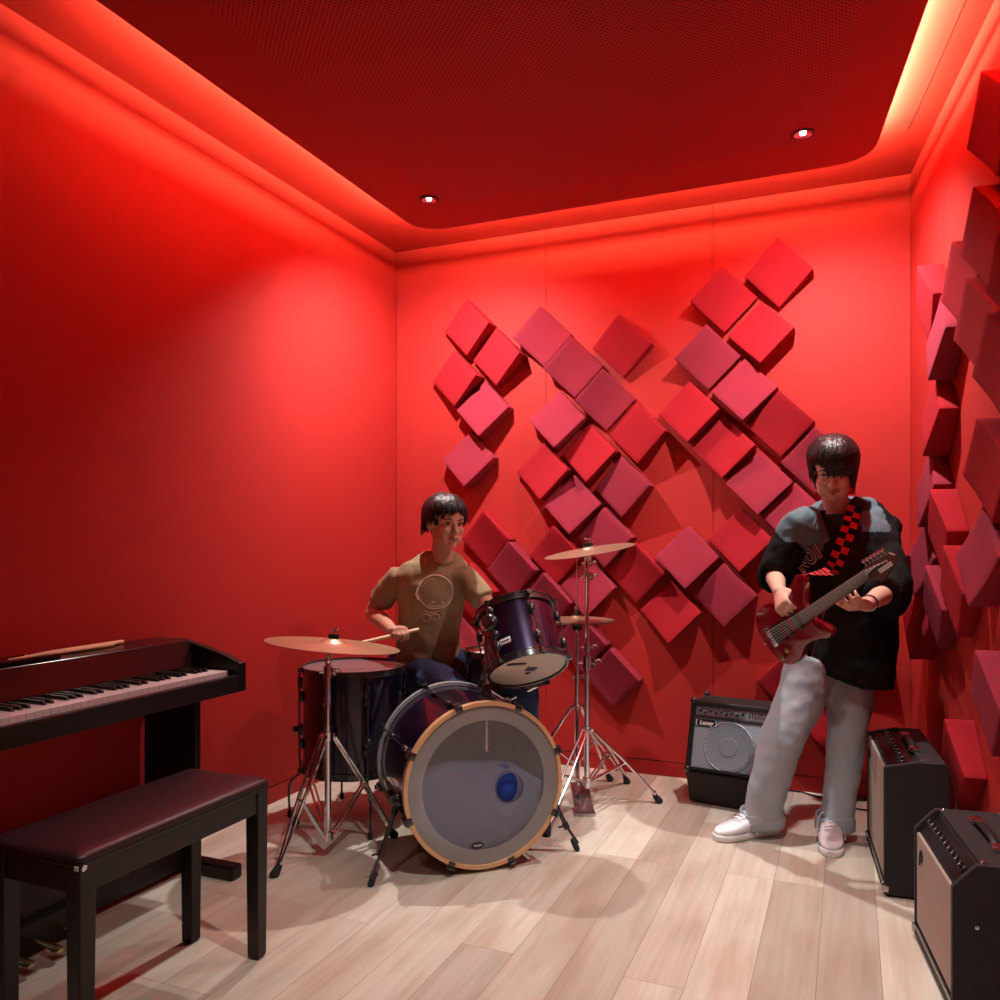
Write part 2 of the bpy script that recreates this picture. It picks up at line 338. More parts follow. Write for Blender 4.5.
# slot in the ceiling beside the right wall
sa, sb_ = plane(964.6, 0, H), plane(908, 129, H); sdir = (sa-sb_).normalized(); sn = Vector((-sdir.y, sdir.x, 0))
pc = plane(884, 134.5, H)
m = MB(); e = sb_+sdir*4.2
m.hexa([p+UP*dz for dz in (-.0015, .0) for p in (sb_-sn*.004, e-sn*.004, e+sn*.004, sb_+sn*.004)])
struct('slot_diffuser', m, M_gap, parent=ceil_o)
m = MB(); q = (sb_-pc).normalized(); qn = Vector((-q.y, q.x, 0))
m.hexa([p+UP*dz for dz in (-.0015, .0) for p in (pc-qn*.0015-q*.1, sb_-qn*.0015, sb_+qn*.0015, pc+qn*.0015-q*.1)])
struct('panel_joint', m, M_base, parent=ceil_o)
# warm LED tape lying on the panel along its edge, hidden from below
ps = [Vector((q.x, q.y, 0)) for q in poly]
path = [Vector((pl_x, 1.85, 0))] + ps[0:18] + [Vector((right_x(1.6), 1.6, 0))]
m = MB(); L_ = []
for k, p in enumerate(path):
    t = (path[min(k+1, len(path)-1)]-path[max(k-1, 0)]).normalized(); nr = Vector((t.y, -t.x, 0)); L_.append((p+nr*.060, p+nr*.015))
zt = PZ+PT+.006
v0 = [(m.v(a+UP*zt), m.v(b+UP*zt)) for a, b in L_]
for a, b in zip(v0, v0[1:]): m.f([a[0], a[1], b[1], b[0]])
strip_o = obj('light_strip', m, mat('warm_led_tape', (1, .8, .5), .5, emis=(1.0, .72, .38), estr=STRIP), pan, smooth=False)
# recessed downlights
def downlight(x, y, label, power, ang=150, blend=.35, aim=(0, 0, -1)):
    t = thing('ceiling_downlight', label, 'light', (x, y, PZ), 0, 'recessed ceiling downlights')
    m = MB(); m.lathe([(.033, -.001), (.045, -.001), (.045, -.005), (.033, -.006)], 32, (x, y, PZ), closed=True); obj('trim_ring', m, M_black, t)
    m = MB(); m.lathe([(.033, -.004), (.020, .0), (.013, .0006), (.0131, .0016), (.033, -.002)], 32, (x, y, PZ-.003), closed=True); obj('reflector', m, M_chrome, t)
    m = MB(); m.lathe([(.0001, 0), (.012, 0), (.012, -.002), (.0001, -.0035)], 24, (x, y, PZ-.003)); obj('lens', m, mat('lamp_lens', (1, 1, 1), .3, emis=(1, .93, .85), estr=6), t)
    ld = bpy.data.lights.new('lamp', 'SPOT'); ld.energy = power; ld.spot_size = math.radians(ang); ld.spot_blend = blend; ld.shadow_soft_size = .022; ld.color = (1, .97, .93)
    l = bpy.data.objects.new('lamp', ld); col.objects.link(l); l.parent = t; l.location = (0, 0, -.012); l.rotation_euler = orient(z=-Vector(aim)).to_euler()
    return t
A_ = plane(429, 199, PZ); B_ = plane(803, 133, PZ)
downlight(A_.x, A_.y, 'recessed ceiling downlight above the drummer near the back corner', 195, 146, .9, (-.15, .33, -.90))
downlight(B_.x, B_.y, 'recessed ceiling downlight above the guitarist', 168, 140, .9, (.06, .33, -.90))
downlight(-.2, 1.55, 'recessed ceiling downlight over the open floor in front of the drum kit', 132, 98, .6)
downlight(-1.25, .55, 'recessed ceiling downlight over the piano bench end of the room', 26, 118, .7)
# ---------------------------------------------------------------- acoustic wedges
SQ = .220
def wedge_mesh(kind, mt, lo=.034, k1=.068, k2=.090):                           # face plane local xy (y up), z away from the wall
    """thick edge 0 upper right, 1 upper left, 2 lower left, 3 lower right; thick corner 4 bottom, 5 right, 6 top"""
    m = MB(); N = 8; h = SQ/2; sq = Matrix.Rotation(PI/4, 3, 'Z')
    ang = {0: 45, 1: 135, 2: 225, 3: 315, 4: 270, 5: 0, 6: 90}[kind]; dv = Vector((math.cos(math.radians(ang)), math.sin(math.radians(ang)), 0))
    ext = h if kind < 4 else h*math.sqrt(2)
    G = []; B = []
    for i in range(N+1):
        G.append([]); B.append([])
        for j in range(N+1):
            p = sq @ Vector((-h+SQ*i/N, -h+SQ*j/N, 0)); t = max(0, (p.dot(dv)/ext+1)/2)
            z = lo + (k1*t**1.6 if kind < 4 else k2*t**1.15)
            G[i].append(m.v((p.x, p.y, z))); B[i].append(m.v((p.x, p.y, 0)) if i in (0, N) or j in (0, N) else None)
    for i in range(N):
        for j in range(N): m.f([G[i][j], G[i+1][j], G[i+1][j+1], G[i][j+1]])
        for j in (0, N): m.f([G[i][j], G[i+1][j], B[i+1][j], B[i][j]]); m.f([G[j][i], G[j][i+1], B[j][i+1], B[j][i]])
    m.f([B[i][0] for i in range(N)]+[B[N][j] for j in range(N)]+[B[i][N] for i in range(N, 0, -1)]+[B[0][j] for j in range(N, 0, -1)])
    me = m.mesh('wedge', True, .0035, 45); me.materials.append(mt); return me
WM = {(k, c): wedge_mesh(k, M_foam if c == 0 else M_foam2) for k in range(7) for c in (0, 1)}
WS = {(k, c): wedge_mesh(k, M_foam if c == 0 else M_foam2, .048, .040, .045) for k in range(7) for c in (0, 1)}
def wedge(c, nrm, k, cc, label, group):
    o = bpy.data.objects.new('acoustic_wedge', (WM if nrm.y < -.9 else WS)[(k, cc)]); col.objects.link(o)
    o.location = c + nrm*.001; o.rotation_euler = orient(x=UP.cross(nrm), z=nrm).to_euler()
    return tag(o, label, 'wall panel', group)
# px, py, thick edge (0 upper right, 1 upper left, 2 lower left, 3 lower right), colour (plain red / red with pinkish sheen put in), label
G1, G2, G3, G4 = 'wedges of the narrow cluster above the drummer', 'wedges of the long diagonal band in the middle of the back wall', 'wedges of the band between window seam and guitarist', 'wedges on the side wall by the amplifiers'
G3 = 'wedges of the tall cluster beside the guitarist'
back = [
 (467.5,327.7,5,0,'bright red foam wedge, topmost of the narrow zigzag of five above the drummer',G1),
 (497,357.2,5,0,'bright red foam wedge, second from top in the zigzag above the drummer',G1),
 (455.1,378.9,5,0,'bright red foam wedge of the zigzag above the drummer, nearest the wall corner',G1),
 (483,409,4,1,'rosy foam wedge fourth from top in the zigzag above the drummer',G1),
 (468.5,458.9,4,1,'rosy foam wedge hanging alone just over the drummer\'s head',G1),
 (542,336.4,1,1,'dim maroon foam wedge at the top end of the long middle diagonal',G2),
 (573,367.4,1,1,'dim maroon foam wedge second down the long middle diagonal',G2),
 (604.6,400,1,1,'dark foam wedge third down the long middle diagonal',G2),
 (622,346.3,6,0,'dark red foam wedge standing alone above the long middle diagonal',G2),
 (637.5,433.2,5,0,'red foam wedge at the lower end of the topmost middle diagonal row of four',G2),
 (557.5,419.2,4,1,'rosy foam wedge at the upper end of the second middle diagonal row',G2),
 (587.9,452.7,3,0,'saturated red foam wedge in the centre of the second middle diagonal row',G2),
 (622,486.8,5,1,'maroon foam wedge at the lower end of the second middle diagonal row of three',G2),
 (542,471,3,0,'bright red foam wedge at the upper end of the third middle diagonal row',G2),
 (572.4,504.5,4,1,'rosy foam wedge second in the third diagonal row, above the tilted crash cymbal',G2),
 (604.9,537.5,5,1,'maroon foam wedge partly behind the tilted crash cymbal',G2),
 (635.3,572.8,0,0,'red foam wedge just beyond the rim of the tilted crash cymbal, below it',G2),
 (669.7,611.7,3,0,'red foam wedge at the lower end of the third diagonal row, over the combo amplifier',G2),
 (554.7,555.4,0,0,'red foam wedge between the rack tom and the tilted crash cymbal, above the tom',G2),
 (587.2,587,3,1,'maroon foam wedge behind the hi-hat rod and the crash cymbal pole',G2),
 (485.5,539.5,0,0,'red foam wedge directly beside the drummer\'s face',G2),
 (510.7,569.9,0,1,'maroon foam wedge beside the drummer\'s chest above the rack tom',G2),
 (545,602,0,1,'maroon foam wedge mostly hidden behind the rack tom and the hi-hat',G2),
 (471,591,0,0,'red foam wedge behind the drummer\'s upper arm',G2),
 (503,625,0,0,'red foam wedge glimpsed between drummer and rack tom',G2),
 (456,643,2,1,'maroon foam wedge low behind the drummer\'s waist',G2),
 (579.5,643,0,1,'maroon foam wedge behind the poles just under the hi-hat cymbals',G2),
 (611.5,678.4,0,1,'maroon foam wedge lowest of the band, below the hi-hat beside the poles',G2),
 (778.6,273.4,6,0,'red foam wedge highest of all on the back wall',G3),
 (723.6,299.5,1,0,'dark red foam wedge beside the highest one, at the outer edge of the tall cluster',G3),
 (760.6,332,3,0,'bright red foam wedge under the highest one of the tall cluster',G3),
 (707.4,357.5,1,1,'dim maroon foam wedge third down the outer row of the tall cluster',G3),
 (744,389.6,4,1,'rosy foam wedge under the bright red one, in the middle of the tall cluster',G3),
 (780,424,0,0,'bright red foam wedge just above and beside the guitarist\'s hair',G3),
 (688.5,411.5,3,0,'red foam wedge starting the lowest diagonal row of the tall cluster',G3),
 (723,446.6,3,0,'bright red foam wedge second in the lowest diagonal row of the tall cluster',G3),
 (759,482.6,4,1,'rosy foam wedge third in the lowest diagonal row of the tall cluster',G3),
 (815,461,0,1,'rosy foam wedge mostly hidden behind the guitarist\'s head',G3),
 (795,515,4,1,'rosy foam wedge behind the guitarist\'s teal shoulder',G3),
 (740,539.5,3,0,'bright red foam wedge hanging free beside the guitarist\'s elbow',G3),
 (687.1,556.9,4,1,'maroon foam wedge with a thick edge, between crash cymbal and guitarist\'s elbow',G3),
 (724.1,595,5,1,'rosy maroon foam wedge closest to the guitar body',G3),
 (790,684,0,0,'red foam wedge behind the guitarist\'s hip under the guitar',G3),
 (830,719,2,0,'red foam wedge seen between the guitarist\'s legs',G3),
 (858,664,0,0,'red foam wedge behind the hem of the guitarist\'s black jacket',G3),
]
for px, py, k, c, lab, gr in back:
    r = ray(px, py); t = (BY-.062)/r.y; p = r*t; wedge(Vector((p.x, BY, CAMH+p.z)), Vector((0, -1, 0)), k, c, lab.replace('left free', 'hanging free'), gr)
side = [
 (923,305,6,0,'red foam wedge on the side wall closest to the back corner, thick top edge lit'),
 (934,338,4,1,'rosy foam wedge on the side wall tucked under the one nearest the corner top'),
 (957,288,1,0,'dark red foam wedge starting the upper side wall row, beside the corner one'),
 (971.6,328,1,0,'dark red foam wedge second in the upper side wall row'),
 (928.5,415,4,0,'red foam wedge hanging alone on the side wall under the topmost pair by the corner'),
 (924,487,4,1,'rosy foam wedge on the side wall level with the guitarist\'s collar'),
 (936,532,6,0,'red foam wedge with broad lit top edge on the side wall, level with the headstock'),
 (918,558,2,1,'slim rosy foam wedge at the side wall corner, above the lowest ones'),
 (931,607,6,1,'rosy foam wedge between the two low hanging red ones on the side wall'),
 (914,621,2,0,'red foam wedge lowest in the corner of the side wall'),
 (949.5,591,6,0,'red foam wedge in the middle of the lowest side wall row'),
 (974,556,2,1,'large rosy foam wedge at the near end of the low side wall cluster'),
 (982.4,471,1,0,'deep red foam wedge alone on the side wall, level with the guitarist\'s chin'),
 (993,366,1,0,'deep red foam wedge at the near end of the upper side wall row'),
 (979,238,1,0,'dark red foam wedge under the highest thick one on the side wall'),
 (987,124,1,0,'dark red foam wedge highest on the side wall'),
 (1008,275,1,0,'dark red foam wedge cut by the picture edge, above the upper side wall row'),
 (983,703,6,1,'rosy foam wedge low on the side wall above the smaller amplifier'),
 (951,765,6,0,'red foam wedge on the side wall directly behind the tall amplifier'),
 (1012,640,6,0,'red foam wedge cut by the picture edge above the low rosy one'),
]
for px, py, k, c, lab in side:
    r = ray(px, py); cn = CR + RN*.072; den = r.dot(RN); t = cn.dot(RN)/den; p = r*t; p = Vector((p.x, p.y, CAMH+p.z)); p = p - RN*(p-CR).dot(RN)
    wedge(p, RN, k, c, lab, G4)
# ---------------------------------------------------------------- drums
def drum(root, c, ax, r, h, shell_m, hoop_m, heads, lugs=8, lug_m=None, hoop_r=.012, xref=None, claws=False, lug_phase=0):
    """c: centre of the first face (bottom or rear), ax: axis to the other face"""
    ax = Vector(ax).normalized(); R = orient(x=xref or Vector((1, 0, 0)), z=ax); T = Matrix.Translation(c) @ R.to_4x4()
    m = MB(T); m.lathe([(r, .012), (r, h-.012), (r-.007, h-.004), (r-.007, .004)], 72, closed=True); obj('shell', m, shell_m, root)
    for nm, z0, z1 in (('lower_hoop', -.006, .022), ('upper_hoop', h-.022, h+.006)):
        m = MB(T)
        if claws: m.lathe([(r+.002, z0), (r+.016, z0), (r+.018, (z0+z1)/2), (r+.016, z1), (r+.002, z1)], 72, closed=True)
        else: m.lathe([(r+.001, z0), (r+.009, z0), (r+.009, z0+.003), (r+.006, z0+.005), (r+.006, z1-.005), (r+.010, z1-.003), (r+.010, z1), (r+.001, z1)], 72, closed=True)
        hp = obj(nm, m, hoop_m[0] if nm == 'lower_hoop' else hoop_m[1], root)
    for k in range(lugs):
        a = 2*PI*(k+.5)/lugs + lug_phase; d = Vector((math.cos(a), math.sin(a), 0)); tn = Vector((-d.y, d.x, 0))
        m = MB(T)
        for zc in ((h*.27, h*.73) if h > .2 else (h*.5,)):
            m.ell(d*(r+.008)+UP*zc, (.013, .013, .024), nu=12, nv=8)
        m.cyl(d*(r+.015)+UP*.005, d*(r+.015)+UP*(h-.005), .0028, n=8)
        for z in (.004, h-.004): m.box(d*(r+.013)+UP*z, (.02, .016, .016), Matrix((d, tn, UP)).transposed())
        obj('lug', m, lug_m or M_bhw, root)
    return T
BR = .285
AXD = cv(-math.sin(math.radians(20)), math.cos(math.radians(20)), 0)
C0 = W(485, 783.5, 3.0); C0.z = .313
bd = thing('bass_drum', 'large purple sparkle bass drum with maple front hoop and clear head standing on the floor', 'bass drum', (C0.x, C0.y, 0))
HB = .46
TB = drum(bd, C0, AXD, BR, HB, M_purple, (M_wood, mat('silver_hoop', (.42, .42, .43), .35)), None, 8, M_bhw, xref=UP, claws=True, lug_phase=.05)
def tb(p): return TB @ Vector(p)
# rear hoop is dark with a pale inlay line
m = MB(TB); m.lathe([(BR+.0165, HB-.012), (BR+.0190, HB-.012), (BR+.0190, HB-.004), (BR+.0165, HB-.004)], 72, closed=True); obj('hoop_inlay', m, M_black, bd)
# front head: clear film with a frosted ring, and a round port
port = Vector((.018, .098))   # local (x up, y sideways) filled below
def annulus(T, r0, r1, z, n=72, c=(0, 0)):
    m = MB(T); A = [m.v((c[0]+r0*math.cos(2*PI*k/n), c[1]+r0*math.sin(2*PI*k/n), z)) for k in range(n)]; B = [m.v((r1*math.cos(2*PI*k/n), r1*math.sin(2*PI*k/n), z)) for k in range(n)]
    for k in range(n): m.f([A[k], A[(k+1) % n], B[(k+1) % n], B[k]])
    return m
e_s = TB.to_3x3() @ Vector((0, 1, 0)); sgn = 1 if e_s.dot(RT) > 0 else -1
pc_ = (-.020, sgn*.096)
hd = obj('front_head', annulus(TB, .052, .232, .003, c=pc_), M_film, bd)
obj('frosted_ring', annulus(TB, .232, BR+.002, .003), M_filmring, hd)
m = MB(TB); m.lathe([(.0515, .001), (.0535, .001), (.0535, .005), (.0515, .005)], 40, (pc_[0], pc_[1], 0), closed=True); obj('port_rim', m, M_bhw, hd)
m = MB(TB); m.lathe([(.0001, HB-.006), (BR-.002, HB-.006), (BR-.002, HB-.004), (.0001, HB-.004)], 64); obj('batter_head', m, M_headw, bd)
# maker's oval near the bottom of the head
m = MB(TB); cO = Vector((-.215, sgn*-.028, -.001)); pts = [(cO.x+.0125*math.cos(a), cO.y+.024*math.sin(a)) for a in [2*PI*k/28 for k in range(28)]]
m.prism(pts, .0, .0022, lambda a, b, d: (a, b, d)); ov = obj('oval_badge', m, M_black, hd)
ov_m = MB(TB); q = []
ov_m.tube([(cO.x+.004*math.sin(i*1.7), cO.y-.015+.003*i, -.0005) for i in range(11)], .0011, 6); obj('badge_script', ov_m, M_white, ov)
# folded blanket lying inside the shell
m = MB(); 
prof = [(-.24, -.145), (-.14, -.235), (0, -.262), (.14, -.235), (.24, -.145), (.255, -.03), (.15, .035), (.02, .045), (-.13, .06), (-.235, .02)]
m = MB(TB); pz = [m_ for m_ in prof]
m.lo([[(b*s_, sgn*a*s_, z) for a, b in pz] for z, s_ in ((.05, .86), (.065, .98), (.2, 1), (HB-.06, .98), (HB-.045, .86))])
mt_bl = mat('navy_blanket', (.16, .20, .36), .9, bump=.6, bscale=30)
bl = thing('folded_blanket', 'dark blue grey blanket stuffed inside the bass drum shell', 'blanket', tuple(tb((-.25, 0, .2)))[:2]+(.05,))
obj('blanket', m, mt_bl, bl)
m = MB(TB); m.ell((-.03, sgn*.10, .085), (.075, .055, .06), nu=24, nv=16); obj('blue_bundle', m, mat('bright_blue_cloth', (.006, .05, .35), .85, bump=.5, bscale=30), bl)
# claws on the front hoop, T rods
for k in range(8):
    a = 2*PI*(k+.5)/8 + .05; d = Vector((math.cos(a), math.sin(a), 0)); tn = Vector((-d.y, d.x, 0)); R = Matrix((d, tn, UP)).transposed()
    for z, sg in ((-.004, 1), (HB+.004, -1)):
        m = MB(TB); m.box(d*(BR+.014)+UP*z, (.024, .026, .010), R); m.box(d*(BR+.026)+UP*(z+sg*.014), (.012, .024, .036), R); m.cyl(d*(BR+.024)+UP*(z-sg*.012), d*(BR+.024)+UP*(z+sg*.07), .0035, n=8)
        m.cyl(d*(BR+.024)-tn*.014+UP*(z-sg*.012), d*(BR+.024)+tn*.014+UP*(z-sg*.012), .0035, n=8)
        obj('claw', m, M_bhw, bd, bevel=.0015)
# spurs
def spur(root, foot, side):
    a = tb((-.06, side*(BR+.006), .12)); foot = Vector(foot)
    m = MB(); m.ell(a, .026, nu=14, nv=10); m.cyl(a-(foot-a).normalized()*.03, a+(foot-a).normalized()*.05, .012); sp = obj('spur', m, M_bhw, root)
    k = a.lerp(foot, .62); m = MB(); m.cyl(a, k, .0085); m.cyl(k, foot+UP*.03+(a-foot).normalized()*.0, .0055); m.cyl(k+(a-k).normalized()*.012, k-(a-k).normalized()*.012, .012); m.tube([k, k+Vector((.0, -.02, .004)), k+Vector((-.02, -.03, .0))], .004, 8); obj('spur_leg', m, M_bhw, sp)
    d = (a-foot).normalized(); m = MB(); m.tube([foot+UP*.001, foot+d*.012, foot+d*.045, foot+d*.052], [.008, .012, .0105, .006], 12); obj('rubber_tip', m, M_rubber, sp)
sl = -sgn
spur(bd, F(370, 887), sl); spur(bd, F(578, 851), sgn)
# tom mount on top of the shell
mp_ = tb((BR+.001, sgn*.04, .10)); 
m = MB(); m.box(mp_+UP*.006, (.07, .05, .014), orient(x=AXD, z=UP)); m.cyl(mp_, mp_+UP*.06, .019); tm = obj('mount_bracket', m, M_bhw, bd, bevel=.003)
# rack tom
bc = W(528, 669.5, 3.10); TA = cv(-.20, .50, .84).normalized()
tr = .146
rt = thing('rack_tom', 'dark purple rack tom tilted on a chrome post over the bass drum', 'tom drum', tuple(bc - UP*.02))
TT = drum(rt, bc, TA, tr, .245, M_purple, (M_bhw, M_bhw), None, 6, M_bhw, xref=RT, lug_phase=.32)
m = MB(TT); m.lathe([(.0001, .001), (tr-.002, .001), (tr+.001, .006), (.0001, .004)], 60); rh = obj('bottom_head', m, M_headw, rt)
m = MB(TT); m.lathe([(.0001, .245), (tr, .245), (tr, .248), (.0001, .2485)], 60); obj('top_head', m, M_headw, rt)
m = MB(TT); m.box((.012, -.0, -.0005), (.042, .03, .002), Matrix.Rotation(.5, 3, 'Z')); m.box((.0, .035, -.0005), (.016, .02, .0018), Matrix.Rotation(.8, 3, 'Z')); obj('head_print', m, mat('plum_print', (.08, .04, .10), .7), rh)
m = MB(TT); m.box((-.045, -.075, -.0008), (.075, .014, .003), Matrix.Rotation(.35, 3, 'Z')); obj('tape_strip', m, M_black, rh)
ca = (TT.inverted().to_3x3() @ (-FW*.93-RT*.36)); ca.z = 0; ca.normalize()
def on_shell(z, off=0, rot=0): d = Matrix.Rotation(rot, 3, 'Z') @ ca; return TT @ (d*(tr+off)+Vector((0, 0, z)))
Rb = TT.to_3x3() @ Matrix((Vector((-ca.y, ca.x, 0)), Vector((0, 0, 1)), ca)).transposed()
rb_ = Matrix.Rotation(-.12, 3, 'Z')
m = MB(); m.box(on_shell(.075, .001), (.045, .022, .003), Rb); bdg = obj('badge', m, M_white, rt, bevel=.001)
m = MB(); m.box(on_shell(.075, .0028), (.034, .005, .0006), Rb); obj('badge_mark', m, M_black, bdg)
br_c = on_shell(.165, .012, -.25)
m = MB(); m.ell(br_c, (.03, .034, .022), Rb, nu=18, nv=12); m.cyl(on_shell(.165, -.002, -.25), on_shell(.165, .035, -.25), .022); m.ell(on_shell(.11, .01, -.2), (.016, .02, .014), Rb); m.ell(on_shell(.205, .01, -.2), (.016, .02, .014), Rb)
obj('mounting_bracket', m, M_bhw, rt)
pt = mp_ + UP*.262 + RT*.001; pb = mp_+UP*.03
m = MB(); m.cyl(pb - UP*.22, pt, .0095); m.cyl(pt+UP*.0, pt-UP*.055, .015); m.ell(pt+UP*.004, (.019, .019, .016)); m.cyl(pt, br_c, .009); m.box(pt-UP*.012+FW*-.012, (.034, .02, .018)); m.cyl(pt+RT*-.028-UP*.012, pt+RT*.02-UP*.012, .0045)
obj('tom_post', m, M_chrome, bd)
# floor tom
M_clear = mat('clear_drum_film', (.20, .15, .15), .18, spec=.8)
fc_ = W(354, 700, 3.58); FR = .215; FZ0, FH = .225, .430
ft = thing('floor_tom', 'deep dark purple floor tom on bent black legs under the flat ride cymbal', 'tom drum', (fc_.x, fc_.y, 0))
fcb = Vector((fc_.x, fc_.y, FZ0)); drum(ft, fcb, UP, FR, FH, M_purple, (M_bhw, M_bhw), None, 8, M_bhw, xref=RT)
for nm, z in (('top_head', FH-.003), ('bottom_head', .002)):
    m = MB(Matrix.Translation(fcb)); m.lathe([(.0001, z), (FR-.001, z), (FR-.001, z+.0015), (.0001, z+.0015)], 60); obj(nm, m, M_clear, ft)
for fx, fy in ((279, 817), (370, 839), (338, 793)):
    ff = F(fx, fy); d = Vector((ff.x-fc_.x, ff.y-fc_.y, 0)).normalized(); p = Vector((fc_.x, fc_.y, 0))+d*(FR+.022)
    m = MB(); m.box(p-d*.01+UP*.58, (.03, .022, .05), orient(x=d, z=UP)); obj('leg_bracket', m, M_bhw, ft, bevel=.002)
    m = MB(); m.box(p-d*.01+UP*.38, (.03, .022, .05), orient(x=d, z=UP)); m.ell(p+UP*.38+d*.018, (.012, .012, .016)); lg = obj('leg_bracket', m, M_bhw, ft, bevel=.002)
    ff = Vector((fc_.x, fc_.y, 0))+d*(FR+.065)
    m = MB(); m.tube(spline([p+UP*.64, p+UP*.3, p+UP*.2, ff+UP*.14, ff+UP*.02], 4), .0052, 8); obj('leg', m, M_bhw, ft)
    m = MB(); m.tube([ff+UP*.0005, ff+UP*.008, ff+UP*.03], [.009, .0105, .008], 10); obj('rubber_foot', m, M_rubber, lg)
# snare
sc_ = W(507, 655, 3.60); SR = .172
sn_ = thing('snare_drum', 'black snare drum on a low stand between the drummer\'s knee and the rack tom', 'snare drum', (sc_.x, sc_.y, 0))
szz = 1.2-(652-539)/832*3.55; scb = Vector((sc_.x, sc_.y, szz-.13)); drum(sn_, scb, UP, SR, .13, M_purple, (M_bhw, M_bhw), None, 8, M_bhw, xref=RT)
for nm, z in (('top_head', .127), ('bottom_head', .001)):
    m = MB(Matrix.Translation(scb)); m.lathe([(.0001, z), (SR-.001, z), (SR-.001, z+.0015), (.0001, z+.0015)], 60); obj(nm, m, M_headw, sn_)
m = MB(); c_ = Vector((sc_.x, sc_.y, 0))
for k in range(3):
    a = 2*PI*k/3+.4; d = Vector((math.cos(a), math.sin(a), 0))
    m.tube([c_+UP*(scb.z-.09), c_+d*(SR-.03)+UP*(scb.z-.02), c_+d*(SR+.012)+UP*(scb.z-.01), c_+d*(SR+.012)+UP*(scb.z+.015)], .006, 8)
m.cyl(c_+UP*.16, c_+UP*(scb.z-.07), .0125); m.ell(c_+UP*(scb.z-.09), .022)
st_ = obj('snare_stand', m, M_chrome, sn_)
for k in range(3):
    a = 2*PI*k/3+1.1; d = Vector((math.cos(a), math.sin(a), 0)); m = MB(); m.tube([c_+UP*.30, c_+d*.2+UP*.02], .006, 8); m.tube([c_+UP*.16, c_+d*.12+UP*.125], .005, 8); lg = obj('leg', m, M_chrome, sn_)
    m = MB(); m.tube([c_+d*.19+UP*.03, c_+d*.215+UP*.001], [.009, .012], 10); obj('rubber_foot', m, M_rubber, lg)
# ---------------------------------------------------------------- stands and cymbals
def tripod(root, base, feet, z_top_ring, z_low_ring, double=True, mt=M_chrome):
    base = Vector((base.x, base.y, 0))
    for f in feet:
        f = Vector((f.x, f.y, 0)); d = (f-base).normalized(); L = (f-base).length; sd = Vector((-d.y, d.x, 0))
        m = MB(); top = base+d*.022+UP*z_top_ring; ft_ = f+UP*.045-d*.012
        offs = (-.011, .011) if double else (0,)
        for o in offs:
            m.tube([top+sd*o, top.lerp(ft_, .5)+sd*o*1.6+UP*.01, ft_+sd*o*.6], .0055 if double else .008, 8)
            low = base+d*.02+UP*z_low_ring; mid = top.lerp(ft_, .52)
            m.tube([low+sd*o*.8, mid+sd*o*.8], .0048, 8)
        m.cyl(top-sd*.018, top+sd*.018, .006, n=8); m.cyl(mid-sd*.018, mid+sd*.018, .0055, n=8); m.cyl(ft_-sd*.012, ft_+sd*.012, .007, n=8)
        lg = obj('leg', m, mt, root)
        dn = (f-ft_).normalized(); m = MB(); m.tube([ft_+dn*-.008, ft_+dn*.012, f+UP*.006+d*.012, f+UP*.0008+d*.014], [.010, .014, .021, .018], 12, flat=.8); obj('rubber_foot', m, M_rubber, lg)
    m = MB()
    for z in (z_top_ring, z_low_ring): m.cyl(base+UP*(z-.016), base+UP*(z+.016), .021)
    obj('leg_collar', m, mt, root)
def clamp(root, p, mt=M_chrome, s=1):
    m = MB(); m.cyl(p-UP*.022*s, p+UP*.022*s, .0165*s); m.ell(p+RT*.02*s, (.012*s, .012*s, .014*s)); m.tube([p+RT*.02*s, p+RT*.04*s+UP*.012*s, p+RT*.05*s], .0042, 8); m.cyl(p+RT*-.03*s-FW*.01, p+RT*.0, .005)
    m.box(p+RT*.018*s, (.018*s, .02*s, .028*s)); obj('clamp', m, mt, root)
def cymbal(name, label, c, nrm, r, bell=.028, cat='cymbal', flipped=False, group=None):
    nrm = Vector(nrm).normalized(); R = orient(x=RT, z=nrm); hs = -1 if flipped else 1
    prof = []; k = r/.25; br = r*.2
    up = [(.0065, bell), (br*.45, bell*.93), (br*.8, bell*.68), (br, bell*.42), (br*1.12, bell*.36), (r*.6, bell*.22), (r*.88, bell*.06), (r, 0)]
    prof = [(a, z*hs) for a, z in up] + [(a, (z-.0016)*hs) for a, z in up[::-1]]
    m = MB(R.to_4x4()); m.lathe(prof, 80, closed=True)
    o = obj(name, m, M_bronze, local=True, ang=60); o.location = c; return tag(o, label, cat, group)
def cymbal_top(root, p, nrm, bell=.028):
    nrm = Vector(nrm).normalized(); m = MB(); R = orient(z=nrm)
    m.lathe([(.0065, bell-.004), (.021, bell-.003), (.023, bell+.006), (.02, bell+.014), (.0065, bell+.015)], 20, p, R, closed=True); obj('felt', m, M_black, root)
    m = MB(); m.cyl(p+nrm*-.035, p+nrm*(bell+.036), .004); q = p+nrm*(bell+.026); m.tube([q-RT*.014+nrm*.01, q, q+RT*.014+nrm*.01], .004, 8); m.cyl(p+nrm*-.03, p+nrm*-.006, .011); obj('wing_nut', m, M_chrome, root)
